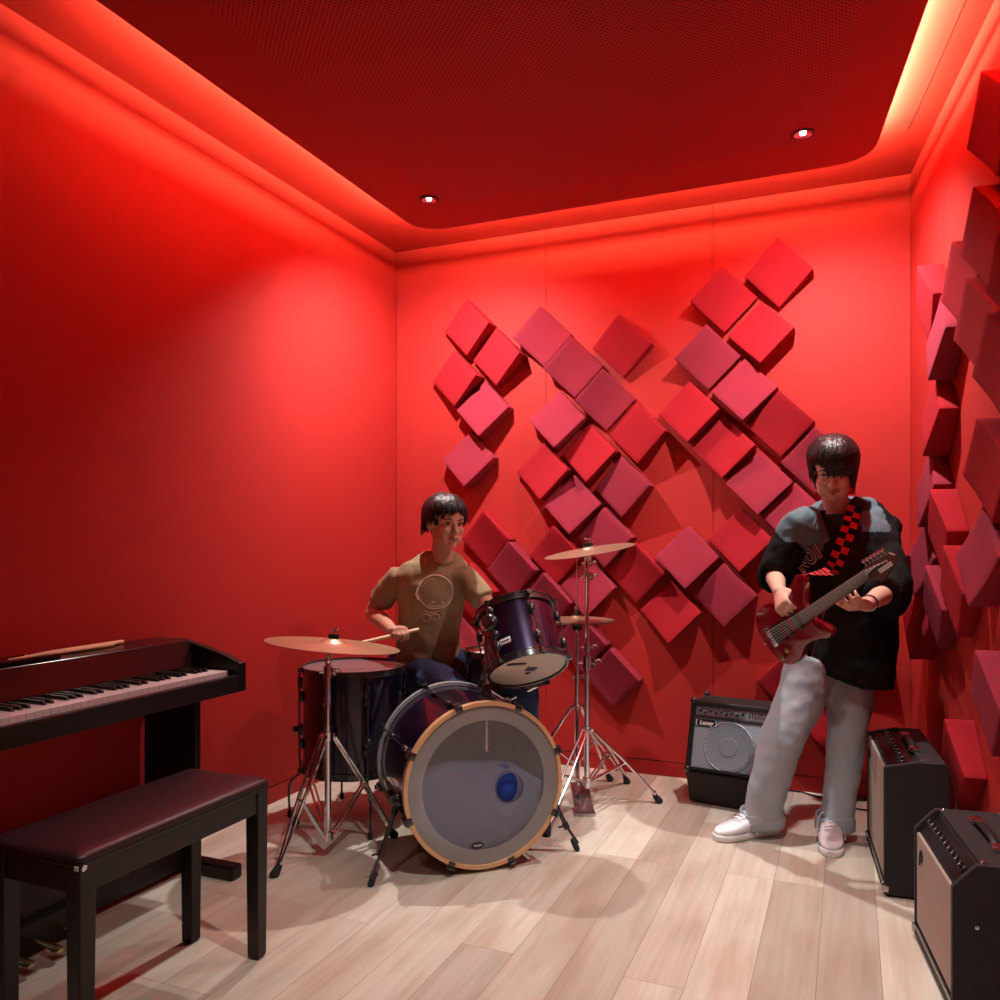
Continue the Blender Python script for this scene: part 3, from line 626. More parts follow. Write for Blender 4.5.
# ride over the floor tom
rc = W(333, 645, 3.16); rn = cv(.10, .035, 1)
rs = thing('cymbal_stand', 'chrome double-braced stand carrying the flat ride cymbal beside the floor tom', 'cymbal stand', (W(328, 700, 3.13).x, W(328, 700, 3.13).y, 0))
rb0 = Vector((rs.location.x, rs.location.y, 0))
tripod(rs, rb0, [F(277, 876), F(392, 838), F(296, 825)], .46, .085)
m = MB(); m.cyl(rb0+UP*.07, rb0+UP*.50, .0125); obj('lower_tube', m, M_chrome, rs)
m = MB(); m.cyl(rb0+UP*.50, rb0+UP*.735, .0095); obj('upper_tube', m, M_chrome, rs); clamp(rs, rb0+UP*.70)
m = MB(); m.tube([rb0+UP*.73, rc-rn.normalized()*.03, rc], .006, 8); m.ell(rb0+UP*.745, (.014, .012, .018)); obj('tilter', m, M_chrome, rs)
cymbal_top(rs, rc, rn)
cymbal('ride_cymbal', 'wide bronze ride cymbal lying nearly flat above the floor tom', rc, rn, .254)
# crash
cc_ = W(589.5, 551, 3.72); cn_ = cv(-.17, -.06, 1)
cs0 = W(587, 700, 3.78); cs0.z = 0
cs = thing('cymbal_stand', 'tall chrome stand carrying the tilted crash cymbal in front of the hi-hat', 'cymbal stand', tuple(cs0))
tripod(cs, cs0, [F(657, 803), F(548, 835), F(626, 784)], .335, .10)
m = MB(); m.cyl(cs0+UP*.07, cs0+UP*.62, .0135); obj('lower_tube', m, M_chrome, cs)
m = MB(); m.cyl(cs0+UP*.6, cs0+UP*1.06, .010); obj('upper_tube', m, M_chrome, cs); clamp(cs, cs0+UP*.64, s=1.35); clamp(cs, cs0+UP*.71, s=1.0); clamp(cs, cs0+UP*1.03); clamp(cs, cs0+UP*1.09, s=.9)
m = MB(); m.tube([cs0+UP*1.03, cs0+UP*1.1, cc_-cn_.normalized()*.03, cc_], .0065, 8); m.ell(cs0+UP*1.10, (.016, .014, .02)); obj('tilter', m, M_chrome, cs)
cymbal_top(cs, cc_, cn_, .024)
cymbal('crash_cymbal', 'bronze crash cymbal tilted high on the tall chrome stand', cc_, cn_, .203, .024)
# hi-hat
hc = W(577, 620.5, 3.98); h0 = Vector((hc.x, hc.y, 0))
hh = thing('hi_hat_stand', 'chrome hi-hat stand behind the crash stand with a thin pull rod', 'hi-hat stand', tuple(h0))
tripod(hh, h0, [h0+cv(-.25, .06, 0), h0+cv(.17, .14, 0), h0+cv(-.02, -.25, 0)], .40, .13, double=False)
m = MB(); m.cyl(h0+UP*.04, h0+UP*.52, .0125); obj('lower_tube', m, M_chrome, hh)
m = MB(); m.cyl(h0+UP*.52, h0+UP*(hc.z-.03), .0095); obj('upper_tube', m, M_chrome, hh); clamp(hh, h0+UP*.54, s=.8)
m = MB(); m.cyl(h0+UP*(hc.z-.05), h0+UP*(hc.z+.31), .003); obj('pull_rod', m, M_chrome, hh)
m = MB(); m.cyl(h0+UP*(hc.z-.045), h0+UP*(hc.z-.012), .022, .026); m.cyl(h0+UP*(hc.z+.028), h0+UP*(hc.z+.05), .02, .012); obj('felt', m, M_black, hh)
m = MB(); m.cyl(h0+UP*(hc.z+.05), h0+UP*(hc.z+.078), .008); m.cyl(h0+UP*(hc.z+.06)-RT*.014, h0+UP*(hc.z+.06)+RT*.016, .0045); obj('clutch', m, M_chrome, hh)
fb = h0-FW*.20; m = MB(); m.box(fb+UP*.035-FW*.04, (.085, .27, .010), orient(x=RT, z=(UP*.97+FW*-.22)).to_3x3()); m.box(fb-FW*.16+UP*.008, (.09, .05, .014), orient(x=RT, z=UP)); obj('footboard', m, M_dchrome, hh, bevel=.002)
cymbal('hi_hat_cymbal', 'upper bronze hi-hat cymbal with its bell facing up', hc+UP*.004, UP, .178, .024, 'cymbal')
cymbal('hi_hat_cymbal', 'lower bronze hi-hat cymbal turned upside down under the upper one', hc-UP*.004, UP, .178, .022, 'cymbal', True)
# bass drum pedal
pp = C0 + AXD*(HB+.13); pp.z = 0; PR = orient(x=RT, z=UP)
bp_ = thing('bass_pedal', 'chrome kick pedal clamped behind the bass drum under the drummer\'s foot', 'drum pedal', tuple(pp))
Rp = orient(x=Vector((AXD.y, -AXD.x, 0)), z=UP); Rt = orient(x=Vector((AXD.y, -AXD.x, 0)), z=(UP-AXD*-.22))
m = MB(); m.box(pp+AXD*.08+UP*.006, (.09, .30, .008), Rp); obj('base_plate', m, M_dchrome, bp_, bevel=.002)
m = MB(); m.box(pp+AXD*.10+UP*.045, (.08, .24, .008), Rt); obj('footboard', m, M_dchrome, bp_, bevel=.002)
m = MB(); sd = Vector((AXD.y, -AXD.x, 0))
for s_ in (-1, 1): m.cyl(pp-AXD*.05+sd*s_*.05+UP*.01, pp-AXD*.05+sd*s_*.05+UP*.2, .009)
m.cyl(pp-AXD*.05-sd*.05+UP*.195, pp-AXD*.05+sd*.05+UP*.195, .008); m.cyl(pp-AXD*.05+UP*.195, pp-AXD*.04+UP*.34, .004); m.cyl(pp-AXD*.065+UP*.33, pp-AXD*.02+UP*.34, .024); obj('beater_frame', m, M_chrome, bp_)
# throne
th0 = W(428, 600, 3.90); th0.z = 0
tn_ = thing('drum_throne', 'round black padded drum throne under the drummer', 'stool', tuple(th0))
m = MB(); m.lathe([(.0001, .435), (.14, .435), (.165, .445), (.17, .475), (.155, .505), (.10, .515), (.0001, .515)], 48, th0); obj('seat', m, M_leather, tn_)
m = MB(); m.cyl(th0+UP*.12, th0+UP*.436, .014); m.cyl(th0+UP*.41, th0+UP*.436, .05); obj('post', m, M_chrome, tn_)
tripod(tn_, th0, [th0+cv(.26, .1, 0), th0+cv(-.24, .1, 0), th0+cv(-.02, -.26, 0)], .33, .14)
# ---------------------------------------------------------------- amplifiers
def amp(name, label, fn, width, h, depth, rz, knobs, kx, hnd=True, cham=.055, cd=.055, corner=True):
    """local frame: x along the front, front at y=0, depth to +y, z up"""
    t = thing(name, label, 'guitar amplifier', fn, rz)
    w = width/2
    prof = [(0, .0), (0, h-cham-.004), (cd, h), (depth-.01, h), (depth, h-.01), (depth, 0)]
    m = MB()
    # cabinet: side cheeks and body set back between them
    for s_ in (-1, 1): m.prism(prof, s_*w, s_*(w-.018), lambda a, b, d: (d, a, b+.008))
    inner = [(.016, .02), (.016, h-cham-.012), (cd+.0, h-.012), (cd+.0, h), (depth-.01, h), (depth, h-.01), (depth, .0), (.016, .0)]
    m.prism([(.014, .0), (.014, h-cham-.010), (cd+.012, h-.010), (cd+.012, h), (depth-.01, h), (depth, h-.01), (depth, 0)], -w+.018, w-.018, lambda a, b, d: (d, a, b+.008))
    m.box((0, .007, .008+.018), (width-.036, .014, .036))
    obj('cabinet', m, M_tolex, t, smooth=False, bevel=.003, local=True)
    gz0, gz1 = .05, h-cham-.004
    m = MB(); m.box((0, .0085, (gz0+gz1)/2), (width-.044, .010, gz1-gz0-.006)); gr = obj('grille', m, M_grille, t, smooth=False, local=True, bevel=.003)
    m = MB(); m.tube(spline([(-w+.07, .001, gz1-.085), (-w+.078, .001, gz1-.05), (-w+.09, .001, gz1-.035), (-w+.105, .001, gz1-.045), (-w+.10, .001, gz1-.066), (-w+.082, .001, gz1-.062)], 4), .0022, 6); obj('logo_flourish', m, M_black, gr, local=True)
    m = MB(); m.box((0, -.001, .018+.026), (width-.03, .004, .006)); obj('trim_strip', m, M_dchrome, t, local=True)
    # sloped control panel
    a = Vector((0, .014, h-cham-.004)); b = Vector((0, cd+.012, h-.006)); d = (b-a).normalized(); nn = Vector((0, -d.z, d.y)); mid = (a+b)/2+UP*.004
    Rr = orient(x=(1, 0, 0), z=nn); m = MB(); m.box(mid+nn*.001, (width-.04, (b-a).length-.008, .004), Rr); cp = obj('control_panel', m, M_pgloss, t, smooth=False, local=True)
    for k in range(knobs):
        x = -w+.06+(width-.12)*k/(knobs-1); m = MB(); p = mid+Vector((x, 0, 0))+nn*.003
        m.lathe([(.0001, 0), (.0105, 0), (.0105, .004), (.007, .006), (.0062, .016), (.0001, .0165)], 16, p, Rr); kb = obj('knob', m, M_bhw, t, local=True)
        m = MB(); m.box(p+nn*.0168+d*.003, (.0016, .006, .0006), Rr); obj('pointer', m, M_white, kb, local=True)
    # handle
    hy = depth*.58
    m = MB(); m.tube([(-.105, hy, h+.010), (-.085, hy, h+.018), (-.04, hy, h+.026), (.04, hy, h+.026), (.085, hy, h+.018), (.105, hy, h+.010)], [.011, .012, .013, .013, .012, .011], 12, flat=.42); hd_ = obj('handle', m, M_black, t, local=True)
    for s_ in (-1, 1):
        m = MB(); m.box((s_*.108, hy, h+.0155), (.042, .034, .014)); m.cyl((s_*.108, hy, h+.02), (s_*.108, hy, h+.026), .006); obj('handle_cap', m, M_chrome, hd_, local=True, bevel=.003)
    for sx in (-1, 1):
        for (y, z, ry) in ((cd+.012, h, 0), (depth-.02, h, 0)):
            m = MB(); m.cyl((sx*(w-.022), y+.008, z+.006), (sx*(w-.022), y+.008, z+.0115), .006, n=14); m.ell((sx*(w-.022), y+.008, z+.0115), (.005, .005, .003)); obj('screw', m, M_chrome, t, local=True)
        m = MB(); m.cyl((sx*(w-.03), .02, 0), (sx*(w-.03), .02, .009), .012); m.cyl((sx*(w-.03), depth-.03, 0), (sx*(w-.03), depth-.03, .009), .012); obj('rubber_foot', m, M_rubber, t, local=True)
        m = MB(); m.box((sx*(w-.007), .004, .03), (.018, .022, .028)); obj('corner_guard', m, M_dchrome, t, local=True, bevel=.004)
    m = MB(); m.cyl((w-.001, .055, h*.62), (w+.002, .055, h*.62), .005, n=12); m.cyl((w+.002, .055, h*.62), (w+.006, .055, h*.62), .0025, n=10); obj('side_screw', m, M_chrome, t, local=True)
    return t
p_far = F(914, 936); p_near = p_far + RD*.46
amp('guitar_amplifier', 'smaller black combo amplifier with row of knobs and red-lit chrome handle, nearest the camera', tuple((p_far+p_near)/2), .46, .385, .235, math.radians(-82.95), 10, 0)
q_far = F(867, 841); q_near = F(884, 897); dq = (q_near-q_far); 
t2 = amp('guitar_amplifier', 'taller black combo amplifier standing by the side wall behind the smaller one', tuple((q_far+q_near)/2), dq.length, .452, .195, math.atan2(dq.y, dq.x), 9, 0, cham=.02, cd=.10)
t2['label'] = 'taller black combo amplifier with dark side panel, by the guitarist\'s foot'
# keyboard-amp style wedge combo with a steel mesh front
lw = .37
la = thing('bass_amplifier', 'tilted-back black combo amplifier with steel mesh grille against the back wall', 'bass amplifier', (-.502, 3.755, 0), math.radians(-9.5))
pf = [(.055, .006), (0, .150), (.012, .163), (.098, .455), (.27, .455), (.31, .40), (.31, .006)]
m = MB(); m.prism(pf, -lw/2, lw/2, lambda a, b, d: (d, a, b)); obj('cabinet', m, M_tolex, la, smooth=False, local=True, bevel=.006)
fa = Vector((0, .012, .163)); fb2 = Vector((0, .098, .455)); fd = (fb2-fa).normalized(); fn_ = Vector((0, -fd.z, fd.y)); Lf = (fb2-fa).length; Rf = orient(x=(1, 0, 0), z=fn_)
m = MB()
for s_ in (-1, 1): m.box(fa+fd*Lf/2+Vector((s_*(lw/2-.012), 0, 0))+fn_*.006, (.024, Lf, .022), Rf)
m.box(fa+fd*(Lf-.010)+fn_*.006, (lw, .020, .022), Rf); m.box(fa+fd*.006+fn_*.006, (lw, .012, .022), Rf); m.box(fa+fd*(Lf-.068)+fn_*.006, (lw-.04, .010, .02), Rf)
obj('front_frame', m, M_black, la, smooth=False, local=True, bevel=.003)
gm = fa+fd*((Lf-.073+.012)/2)+fn_*.004; gh = Lf-.073-.012
m = MB(); m.box(gm, (lw-.046, gh, .008), Rf); mg = obj('mesh_grille', m, M_mesh, la, smooth=False, local=True)
m = MB(); gc = gm+fn_*.004-fd*.006
m.lathe([(.102, .0), (.108, .005), (.114, .0)], 56, gc, Rf, closed=False); obj('grille_ring', m, M_mesh, mg, local=True)
m = MB(); m.lathe([(.0001, .0045), (.04, .0045), (.042, .002), (.085, .0015), (.100, .004), (.102, .0005), (.0001, .0004)], 56, gc, Rf, closed=False); obj('grille_dish', m, M_mesh2, mg, local=True)
cpn = fa+fd*(Lf-.041)+fn_*.004
m = MB(); m.box(cpn, (lw-.05, .040, .008), Rf); cpl = obj('control_panel', m, mat('brushed_panel', (.42, .46, .50), .35, metal=.7), la, smooth=False, local=True)
for k in range(9):
    x = -lw/2+.045+k*.024; m = MB(); m.lathe([(.0001, 0), (.009, 0), (.0075, .012), (.0001, .0125)], 14, cpn+Vector((x, 0, 0))+fn_*.004+fd*(.003*((-1)**k)), Rf); kb = obj('knob', m, M_bhw, la, local=True)
    m = MB(); m.box(cpn+Vector((x, 0, 0))+fn_*.0168+fd*(.003*((-1)**k)+.004), (.0015, .007, .0008), Rf); obj('pointer', m, M_white, kb, local=True)
for k in range(6):
    x = -lw/2+.268+k*.0125; m = MB(); m.box(cpn+Vector((x, 0, 0))+fn_*.005, (.002, .028, .002), Rf); m.box(cpn+Vector((x, 0, 0))+fn_*.007+fd*(.006*math.sin(k*2)), (.006, .005, .006), Rf); obj('slider', m, M_bhw, la, local=True)
lg_p = gm+fn_*.0055+Vector((-lw/2+.078, 0, 0))+fd*(gh/2-.022)
m = MB(); m.box(lg_p, (.102, .030, .004), Rf); lp = obj('logo_plate', m, M_black, la, smooth=False, local=True)
TM = Matrix.Translation(lg_p+fn_*.003) @ Rf.to_4x4()
tx = text_mesh('Laney', .027, TM, .0008, 'logo_lettering', bold=.0006, shear=.15); lt_ = link('logo_lettering', tx, M_white, lp)
m = MB()
for s_ in (-1, 1):
    m.box(lg_p+fn_*.003+Vector((s_*.046, 0, 0)), (.003, .024, .0016), Rf)
    for q_ in (-1, 1): m.box(lg_p+fn_*.003+Vector((s_*.043, 0, 0))+fd*q_*.0115, (.008, .0025, .0016), Rf)
obj('logo_brackets', m, M_white, lp, local=True)
for sx in (-1, 1):
    for p in (fa, fb2, Vector((0, .29, .455))):
        m = MB(); m.ell(p+Vector((sx*(lw/2-.008), 0, 0))+fn_*.006, (.016, .016, .016), nu=12, nv=8); obj('corner_guard', m, M_bhw, la, local=True)
    m = MB(); m.cyl((sx*.17, .10, 0), (sx*.17, .10, .01), .013); m.cyl((sx*.17, .29, 0), (sx*.17, .29, .01), .013); obj('rubber_foot', m, M_rubber, la, local=True)
# cables
cb = spline([F(783, 778)+UP*.03, F(790, 786), F(801, 792), F(812, 796)+UP*0, F(835, 800), F(856, 797), F(872, 795), F(868, 801), F(852, 801), F(845, 806), F(866, 811), F(880, 808)], 8)
cb = [Vector((p.x, min(p.y, 4.18), max(p.z, 0)+.0045)) for p in cb]
c_o = obj('instrument_cable', MB().tube(cb, .0036, 8), M_black, origin=(cb[0].x, cb[0].y, 0)); tag(c_o, 'black instrument cable coiling on the floor along the back wall between the amplifiers', 'cable')
M_tag = M_white
for a_, b_ in ((F(780, 776)+UP*.055, cb[0]),):
    obj('cable_plug', MB().cyl(a_, b_, .006), M_chrome, c_o)
# ---------------------------------------------------------------- digital piano
PX1, PY1, PY0 = -2.0, 2.405, 1.035     # front of cheeks, far end, near end
pn = thing('digital_piano', 'black digital piano with open keyboard standing against the wall', 'piano', ((-2.2), 1.72, 0))
def pbox(name, x0, x1, y0, y1, z0, z1, mt, parent, bevel=.003):
    return obj(name, MB().box(((x0+x1)/2, (y0+y1)/2, (z0+z1)/2), (x1-x0, y1-y0, z1-z0)), mt, parent, smooth=False, bevel=bevel)
BX = LX+.012
pbox('keybed', BX+.02, PX1-.004, PY0+.005, PY1-.005, .655, .706, M_pblack, pn)
pbox('key_slip', PX1-.028, PX1-.003, PY0+.03, PY1-.03, .70, .716, M_pblack, pn)
for nm, y0, y1 in (('cheek', PY0, PY0+.034), ('cheek', PY1-.034, PY1)):
    prof = [(BX, .655), (PX1, .655), (PX1, .758), (PX1-.03, .767)] + [(PX1-.03-.235*t, .767+.062*(t**.8 if t < 1 else 1)) for t in (.15, .3, .5, .7, .85, 1)] + [(BX, .829)]
    m = MB(); m.prism(prof, y0, y1, lambda a, b, d: (a, d, b)); obj(nm, m, M_pblack, pn, smooth=False, bevel=.004)
pbox('top_lid', BX, PX1-.262, PY0+.03, PY1-.03, .803, .829, M_pgloss, pn)
m = MB(); prof = [(PX1-.262, .829), (PX1-.262, .803), (PX1-.196, .738), (PX1-.190, .742), (PX1-.236, .829)]
m.prism(prof, PY0+.034, PY1-.034, lambda a, b, d: (a, d, b)); obj('fallboard', m, M_pgloss, pn, smooth=False, bevel=.002)
m = MB(); m.box((PX1-.205, (PY0+PY1)/2, .7475), (.008, PY1-PY0-.08, .003)); obj('trim_line', m, M_dchrome, pn)
KY1 = PY1-.044; kw = (KY1-(PY0+.044))/52; kx0, kx1 = PX1-.045-.145, PX1-.045
wk = MB().box((0, 0, 0), (kx1-kx0, kw-.0011, .022)).mesh('white_key', False, .0012); wk.materials.append(M_ivory)
bk = MB(); bk.hexa([(-.046, -.0055, 0), (.046, -.0055, 0), (.046, .0055, 0), (-.046, .0055, 0), (-.046, -.0045, .012), (.038, -.0045, .011), (.038, .0045, .011), (-.046, .0045, .012)]); bk = bk.mesh('black_key', False, .001); bk.materials.append(M_pblack)
def kid(name, me, loc, parent):
    o = bpy.data.objects.new(name, me); col.objects.link(o); o.parent = parent; o.location = Vector(loc)-parent.location; return o
for i in range(52):          # highest key first
    y = KY1-kw*(i+.5); kid('white_key', wk, ((kx0+kx1)/2, y, .7195), pn)
# top key is C; going down: C B A# A G# G F# F E D# D C# C
note = 0
for i in range(1, 51):
    if (i % 7) in (1, 2, 3, 5, 6): kid('black_key', bk, ((kx0+kx1)/2-.024, KY1-kw*(i+1), .7305), pn)
for nm, y0, y1 in (('end_panel', PY1-.075, PY1-.048), ('end_panel', PY0+.048, PY0+.075)):
    pbox(nm, BX+.005, PX1-.165, y0, y1, .05, .656, M_pblack, pn)
    pbox('foot', BX+.005, PX1+.012, y0-.014, y1+.014, .0, .052, M_pblack, pn, .01)
pbox('pedal_board', PX1-.215, PX1-.190, PY0+.07, PY1-.07, .03, .25, M_pblack, pn)
pbx = pbox('pedal_box', PX1-.21, PX1-.16, 1.50, 1.86, .012, .10, M_pblack, pn)
for y in (1.60, 1.69, 1.78):
    m = MB(); m.tube([(PX1-.17, y, .045), (PX1-.11, y, .042), (PX1-.075, y, .036), (PX1-.06, y, .034)], [.010, .012, .017, .012], 12, flat=.4); obj('pedal', m, M_gold, pn)
m = MB(); m.box((PX1-.33, 1.55, .8335), (.13, .62, .008)); m.box((PX1-.272, 1.55, .838), (.014, .62, .010)); obj('music_rest', m, M_pgloss, pn, bevel=.003)
def stick(name, a, b, label, grp=None, flip=False):
    a = Vector(a); b = Vector(b); L = (b-a).length; d = (b-a).normalized()
    m = MB(); m.tube([a, a+d*.004, a+d*L*.75, a+d*(L-.03), a+d*(L-.014), a+d*(L-.007), b], [.004, .0072, .0072, .0042, .0034, .0056, .002], 12)
    o = obj(name, m, M_stick, origin=tuple(a)); return tag(o, label, 'drumstick', grp)
def on_lid(px, py): return F(px, py, .829+.0076)
sA = Vector((-2.335, 1.70, .8368)); 
stick('drumstick', (-2.372, 2.20, .8366), (-2.352, 1.80, .8366), 'pale wooden drumstick lying at the back of the piano lid', 'drumsticks on the piano')
stick('drumstick', (-2.338, 2.13, .8366), (-2.330, 1.73, .8366), 'pale wooden drumstick lying on the piano lid in front of the other one', 'drumsticks on the piano')
# piano bench
bx0, bx1, by0, by1 = -1.835, -1.545, 1.315, 1.955
bn = thing('piano_bench', 'dark wooden piano bench with padded burgundy black leather seat', 'bench', ((bx0+bx1)/2, (by0+by1)/2, 0))
def sup(x0, x1, y0, y1, z, rr, n=6):
    out = []
    for cx_, cy_, a0 in ((x1-rr, y1-rr, 0), (x0+rr, y1-rr, PI/2), (x0+rr, y0+rr, PI), (x1-rr, y0+rr, 1.5*PI)):
        for k in range(n+1): a = a0+PI/2*k/n; out.append((cx_+rr*math.cos(a), cy_+rr*math.sin(a), z))
    return out
m = MB(); e_ = .004
m.lo([sup(bx0-e_+i, bx1+e_-i, by0-e_+i, by1+e_-i, z, .018) for i, z in ((.004, .492), (0, .494), (0, .502), (.003, .507), (.012, .511), (.03, .514), (.06, .517), (.11, .519))]); obj('seat_cushion', m, M_leather, bn, ang=60)
m = MB()
for (x0, x1, y0, y1) in ((bx0+.006, bx0+.026, by0+.01, by1-.01), (bx1-.026, bx1-.006, by0+.01, by1-.01), (bx0+.01, bx1-.01, by0+.006, by0+.026), (bx0+.01, bx1-.01, by1-.026, by1-.006)):
    m.box(((x0+x1)/2, (y0+y1)/2, .4525), (x1-x0, y1-y0, .065))
obj('apron', m, M_pblack, bn, smooth=False, bevel=.002)
pbox('lid_board', bx0, bx1, by0, by1, .480, .493, M_pblack, bn)
for x in (bx0+.024, bx1-.024):
    for y in (by0+.024, by1-.024): 
        m = MB(); m.lo([[(x+sx*w_, y+sy*w_, z) for sx, sy in ((-1, -1), (1, -1), (1, 1), (-1, 1))] for z, w_ in ((0, .015), (.006, .019), (.482, .0225))]); obj('leg', m, M_pblack, bn, smooth=False, bevel=.003)
m = MB(); m.prism([(.0, .0), (.009, .002), (.012, .010), (.004, .014), (-.002, .006)], 0, .0012, lambda a, b, d: (bx1+.0042+d-.0008, by0+.004+a, .474+b)); m.box((bx1-.006, by0-.004, .482), (.012, .0012, .010)); obj('torn_patch', m, mat('torn_lining', (.65, .60, .52), .9), bn)
# ---------------------------------------------------------------- people
from mathutils.bvhtree import BVHTree
def sec(c, fdir, hw, hd, n=28, e=2.4, tilt=None):
    """ring around the body: fdir = where the front looks"""
    y = Vector(fdir).normalized(); x = y.cross(UP).normalized()
    if tilt: x = (x+UP*tilt).normalized()
    out = []
    for k in range(n):
        a = 2*PI*k/n; ca, sa = math.cos(a), math.sin(a)
        out.append(Vector(c) + x*hw*math.copysign(abs(ca)**(2/e), ca) + y*hd*math.copysign(abs(sa)**(2/e), sa))
    return out
def head_frame(c, face, up=(0, 0, 1)):
    y = Vector(face).normalized(); z = Vector(up); z = (z-y*z.dot(y)).normalized(); x = y.cross(z); return Matrix.Translation(c) @ Matrix((x, y, z)).transposed().to_4x4()
def head_mesh(m, H, s=1.0):
    S = H @ Matrix.Scale(s, 4); o = m.M; m.M = S
    m.ell((0, -.012, .030), (.074, .092, .085)); m.ell((0, .030, -.035), (.058, .058, .075)); m.ell((0, .050, .03), (.060, .042, .055))
    m.ell((0, .058, -.090), (.027, .028, .021)); m.ell((.045, .012, -.052), (.017, .040, .030)); m.ell((-.045, .012, -.052), (.017, .040, .030)); m.ell((0, .03, -.07), (.045, .045, .028)); m.ell((.032, .045, -.062), (.026, .035, .035)); m.ell((-.032, .045, -.062), (.026, .035, .035))
    m.ell((.034, .068, -.025), (.022, .018, .020)); m.ell((-.034, .068, -.025), (.022, .018, .020))        # cheeks
    m.tube([(0, .086, .012), (0, .096, -.012), (0, .106, -.030), (0, .094, -.036)], [.007, .0085, .0115, .009], 10, round_end=True)   # nose
    for sx in (-1, 1): m.ell((sx*.010, .094, -.034), (.008, .009, .007)); m.tube([(sx*.012, .087, .022), (sx*.030, .086, .027), (sx*.048, .074, .020)], [.006, .0075, .006], 8, round_end=True); m.ell((sx*.075, -.005, -.008), (.009, .019, .030), Matrix.Rotation(sx*.35, 3, 'Z'))
    m.ell((0, .086, -.060), (.022, .012, .012))
    m.M = o
def face_parts(body, H, s=1.0, lids=0.4):
    S = H @ Matrix.Scale(s, 4)
    for sx in (-1, 1):
        e = (sx*.029, .0765, .004)
        m = MB(S); m.ell(e, (.0135, .009, .0062*(1-lids*.5))); ey = obj('eye', m, M_eye, body)
        m = MB(S); m.ell((sx*.029+.003, .083, .002), (.0055, .004, .0055*(1-lids*.5))); obj('iris', m, M_iris, ey)
        m = MB(S); m.tube([(sx*.015, .0835, .006), (sx*.029, .0885, .0095), (sx*.043, .0795, .006)], [.0015, .0022, .0012], 8, round_end=True); obj('eyelash', m, M_hair, ey)
        m = MB(S); m.tube([(sx*.013, .0925, .021), (sx*.030, .0925, .0275), (sx*.048, .081, .022)], [.003, .0038, .002], 8, flat=.7, round_end=True); obj('eyebrow', m, M_hair, body)
    m = MB(S)
    m.tube([(-.022, .087, -.060), (-.008, .098, -.0565), (0, .0985, -.0575), (.008, .098, -.0565), (.022, .087, -.060)], [.0015, .0038, .0036, .0038, .0015], 8, round_end=True)
    m.tube([(-.019, .087, -.0635), (0, .0975, -.066), (.019, .087, -.0635)], [.0015, .0052, .0015], 8, round_end=True); obj('mouth', m, M_lip, body)
def hair_mesh(H, s, ends, crown=(.012, -.02, .118), n=150, wid=.013, seed=1, lift=.012, jitter=.10):
    """locks of hair lying over the skull; ends(phi) -> (end height, outward) for the azimuth phi (0 = face)"""
    rnd = random.Random(seed); S = H @ Matrix.Scale(s, 4); m = MB(S)
    cr = Vector(crown)
    m.ell((0, -.014, .034), (.077, .095, .087), nu=28, nv=18)
    keep = [v for v in m.bm.verts]
    inv = S.inverted()
    kill = [v for v in keep if (inv @ v.co).y > .045 and (inv @ v.co).z < .07 or (inv @ v.co).z < -.03]
    bmesh.ops.delete(m.bm, geom=kill, context='VERTS')
    for layer, nn in ((0, n//2), (1, n)):
        for i in range(nn):
            ph = 2*PI*(i+rnd.random()*.6)/nn; zt, out = ends(ph if ph <= PI else ph-2*PI); zt += rnd.uniform(-jitter, jitter)*.12
            L = []; K = 9
            e = Vector((math.sin(ph), math.cos(ph), 0))
            for k in range(K+1):
                t = k/K
                # skull surface point: polar angle grows with t
                z_sk = .034+.092*math.cos(min(t*1.75, 1.62)); z = cr.z+(zt-cr.z)*t**1.5
                q = max(-1, min(1, (z-.034)/.092)) if z > .034 else 0
                rad = math.sqrt(max(0, 1-q*q)); lf = lift*(1.0-.25*layer)*(.35+.65*min(1, t*2))
                p = Vector((e.x*(.077+lf)*rad, -.014+e.y*(.095+lf)*rad, z+lf*.5*(1-t)))
                if t < .35: p = cr.lerp(p, t/.35*.9+.1) if t < .12 else p
                if z < .034: p += e*out*((.034-z)/.12)
                p += Vector((rnd.uniform(-1, 1), rnd.uniform(-1, 1), rnd.uniform(-1, 1)))*.0016
                L.append(p)
            w_ = wid*rnd.uniform(.75, 1.15)
            m.tube(L, [w_*.35, w_*.8]+[w_]*(K-5)+[w_*.85, w_*.6, w_*.35, w_*.12], 7, flat=.45)
    return m
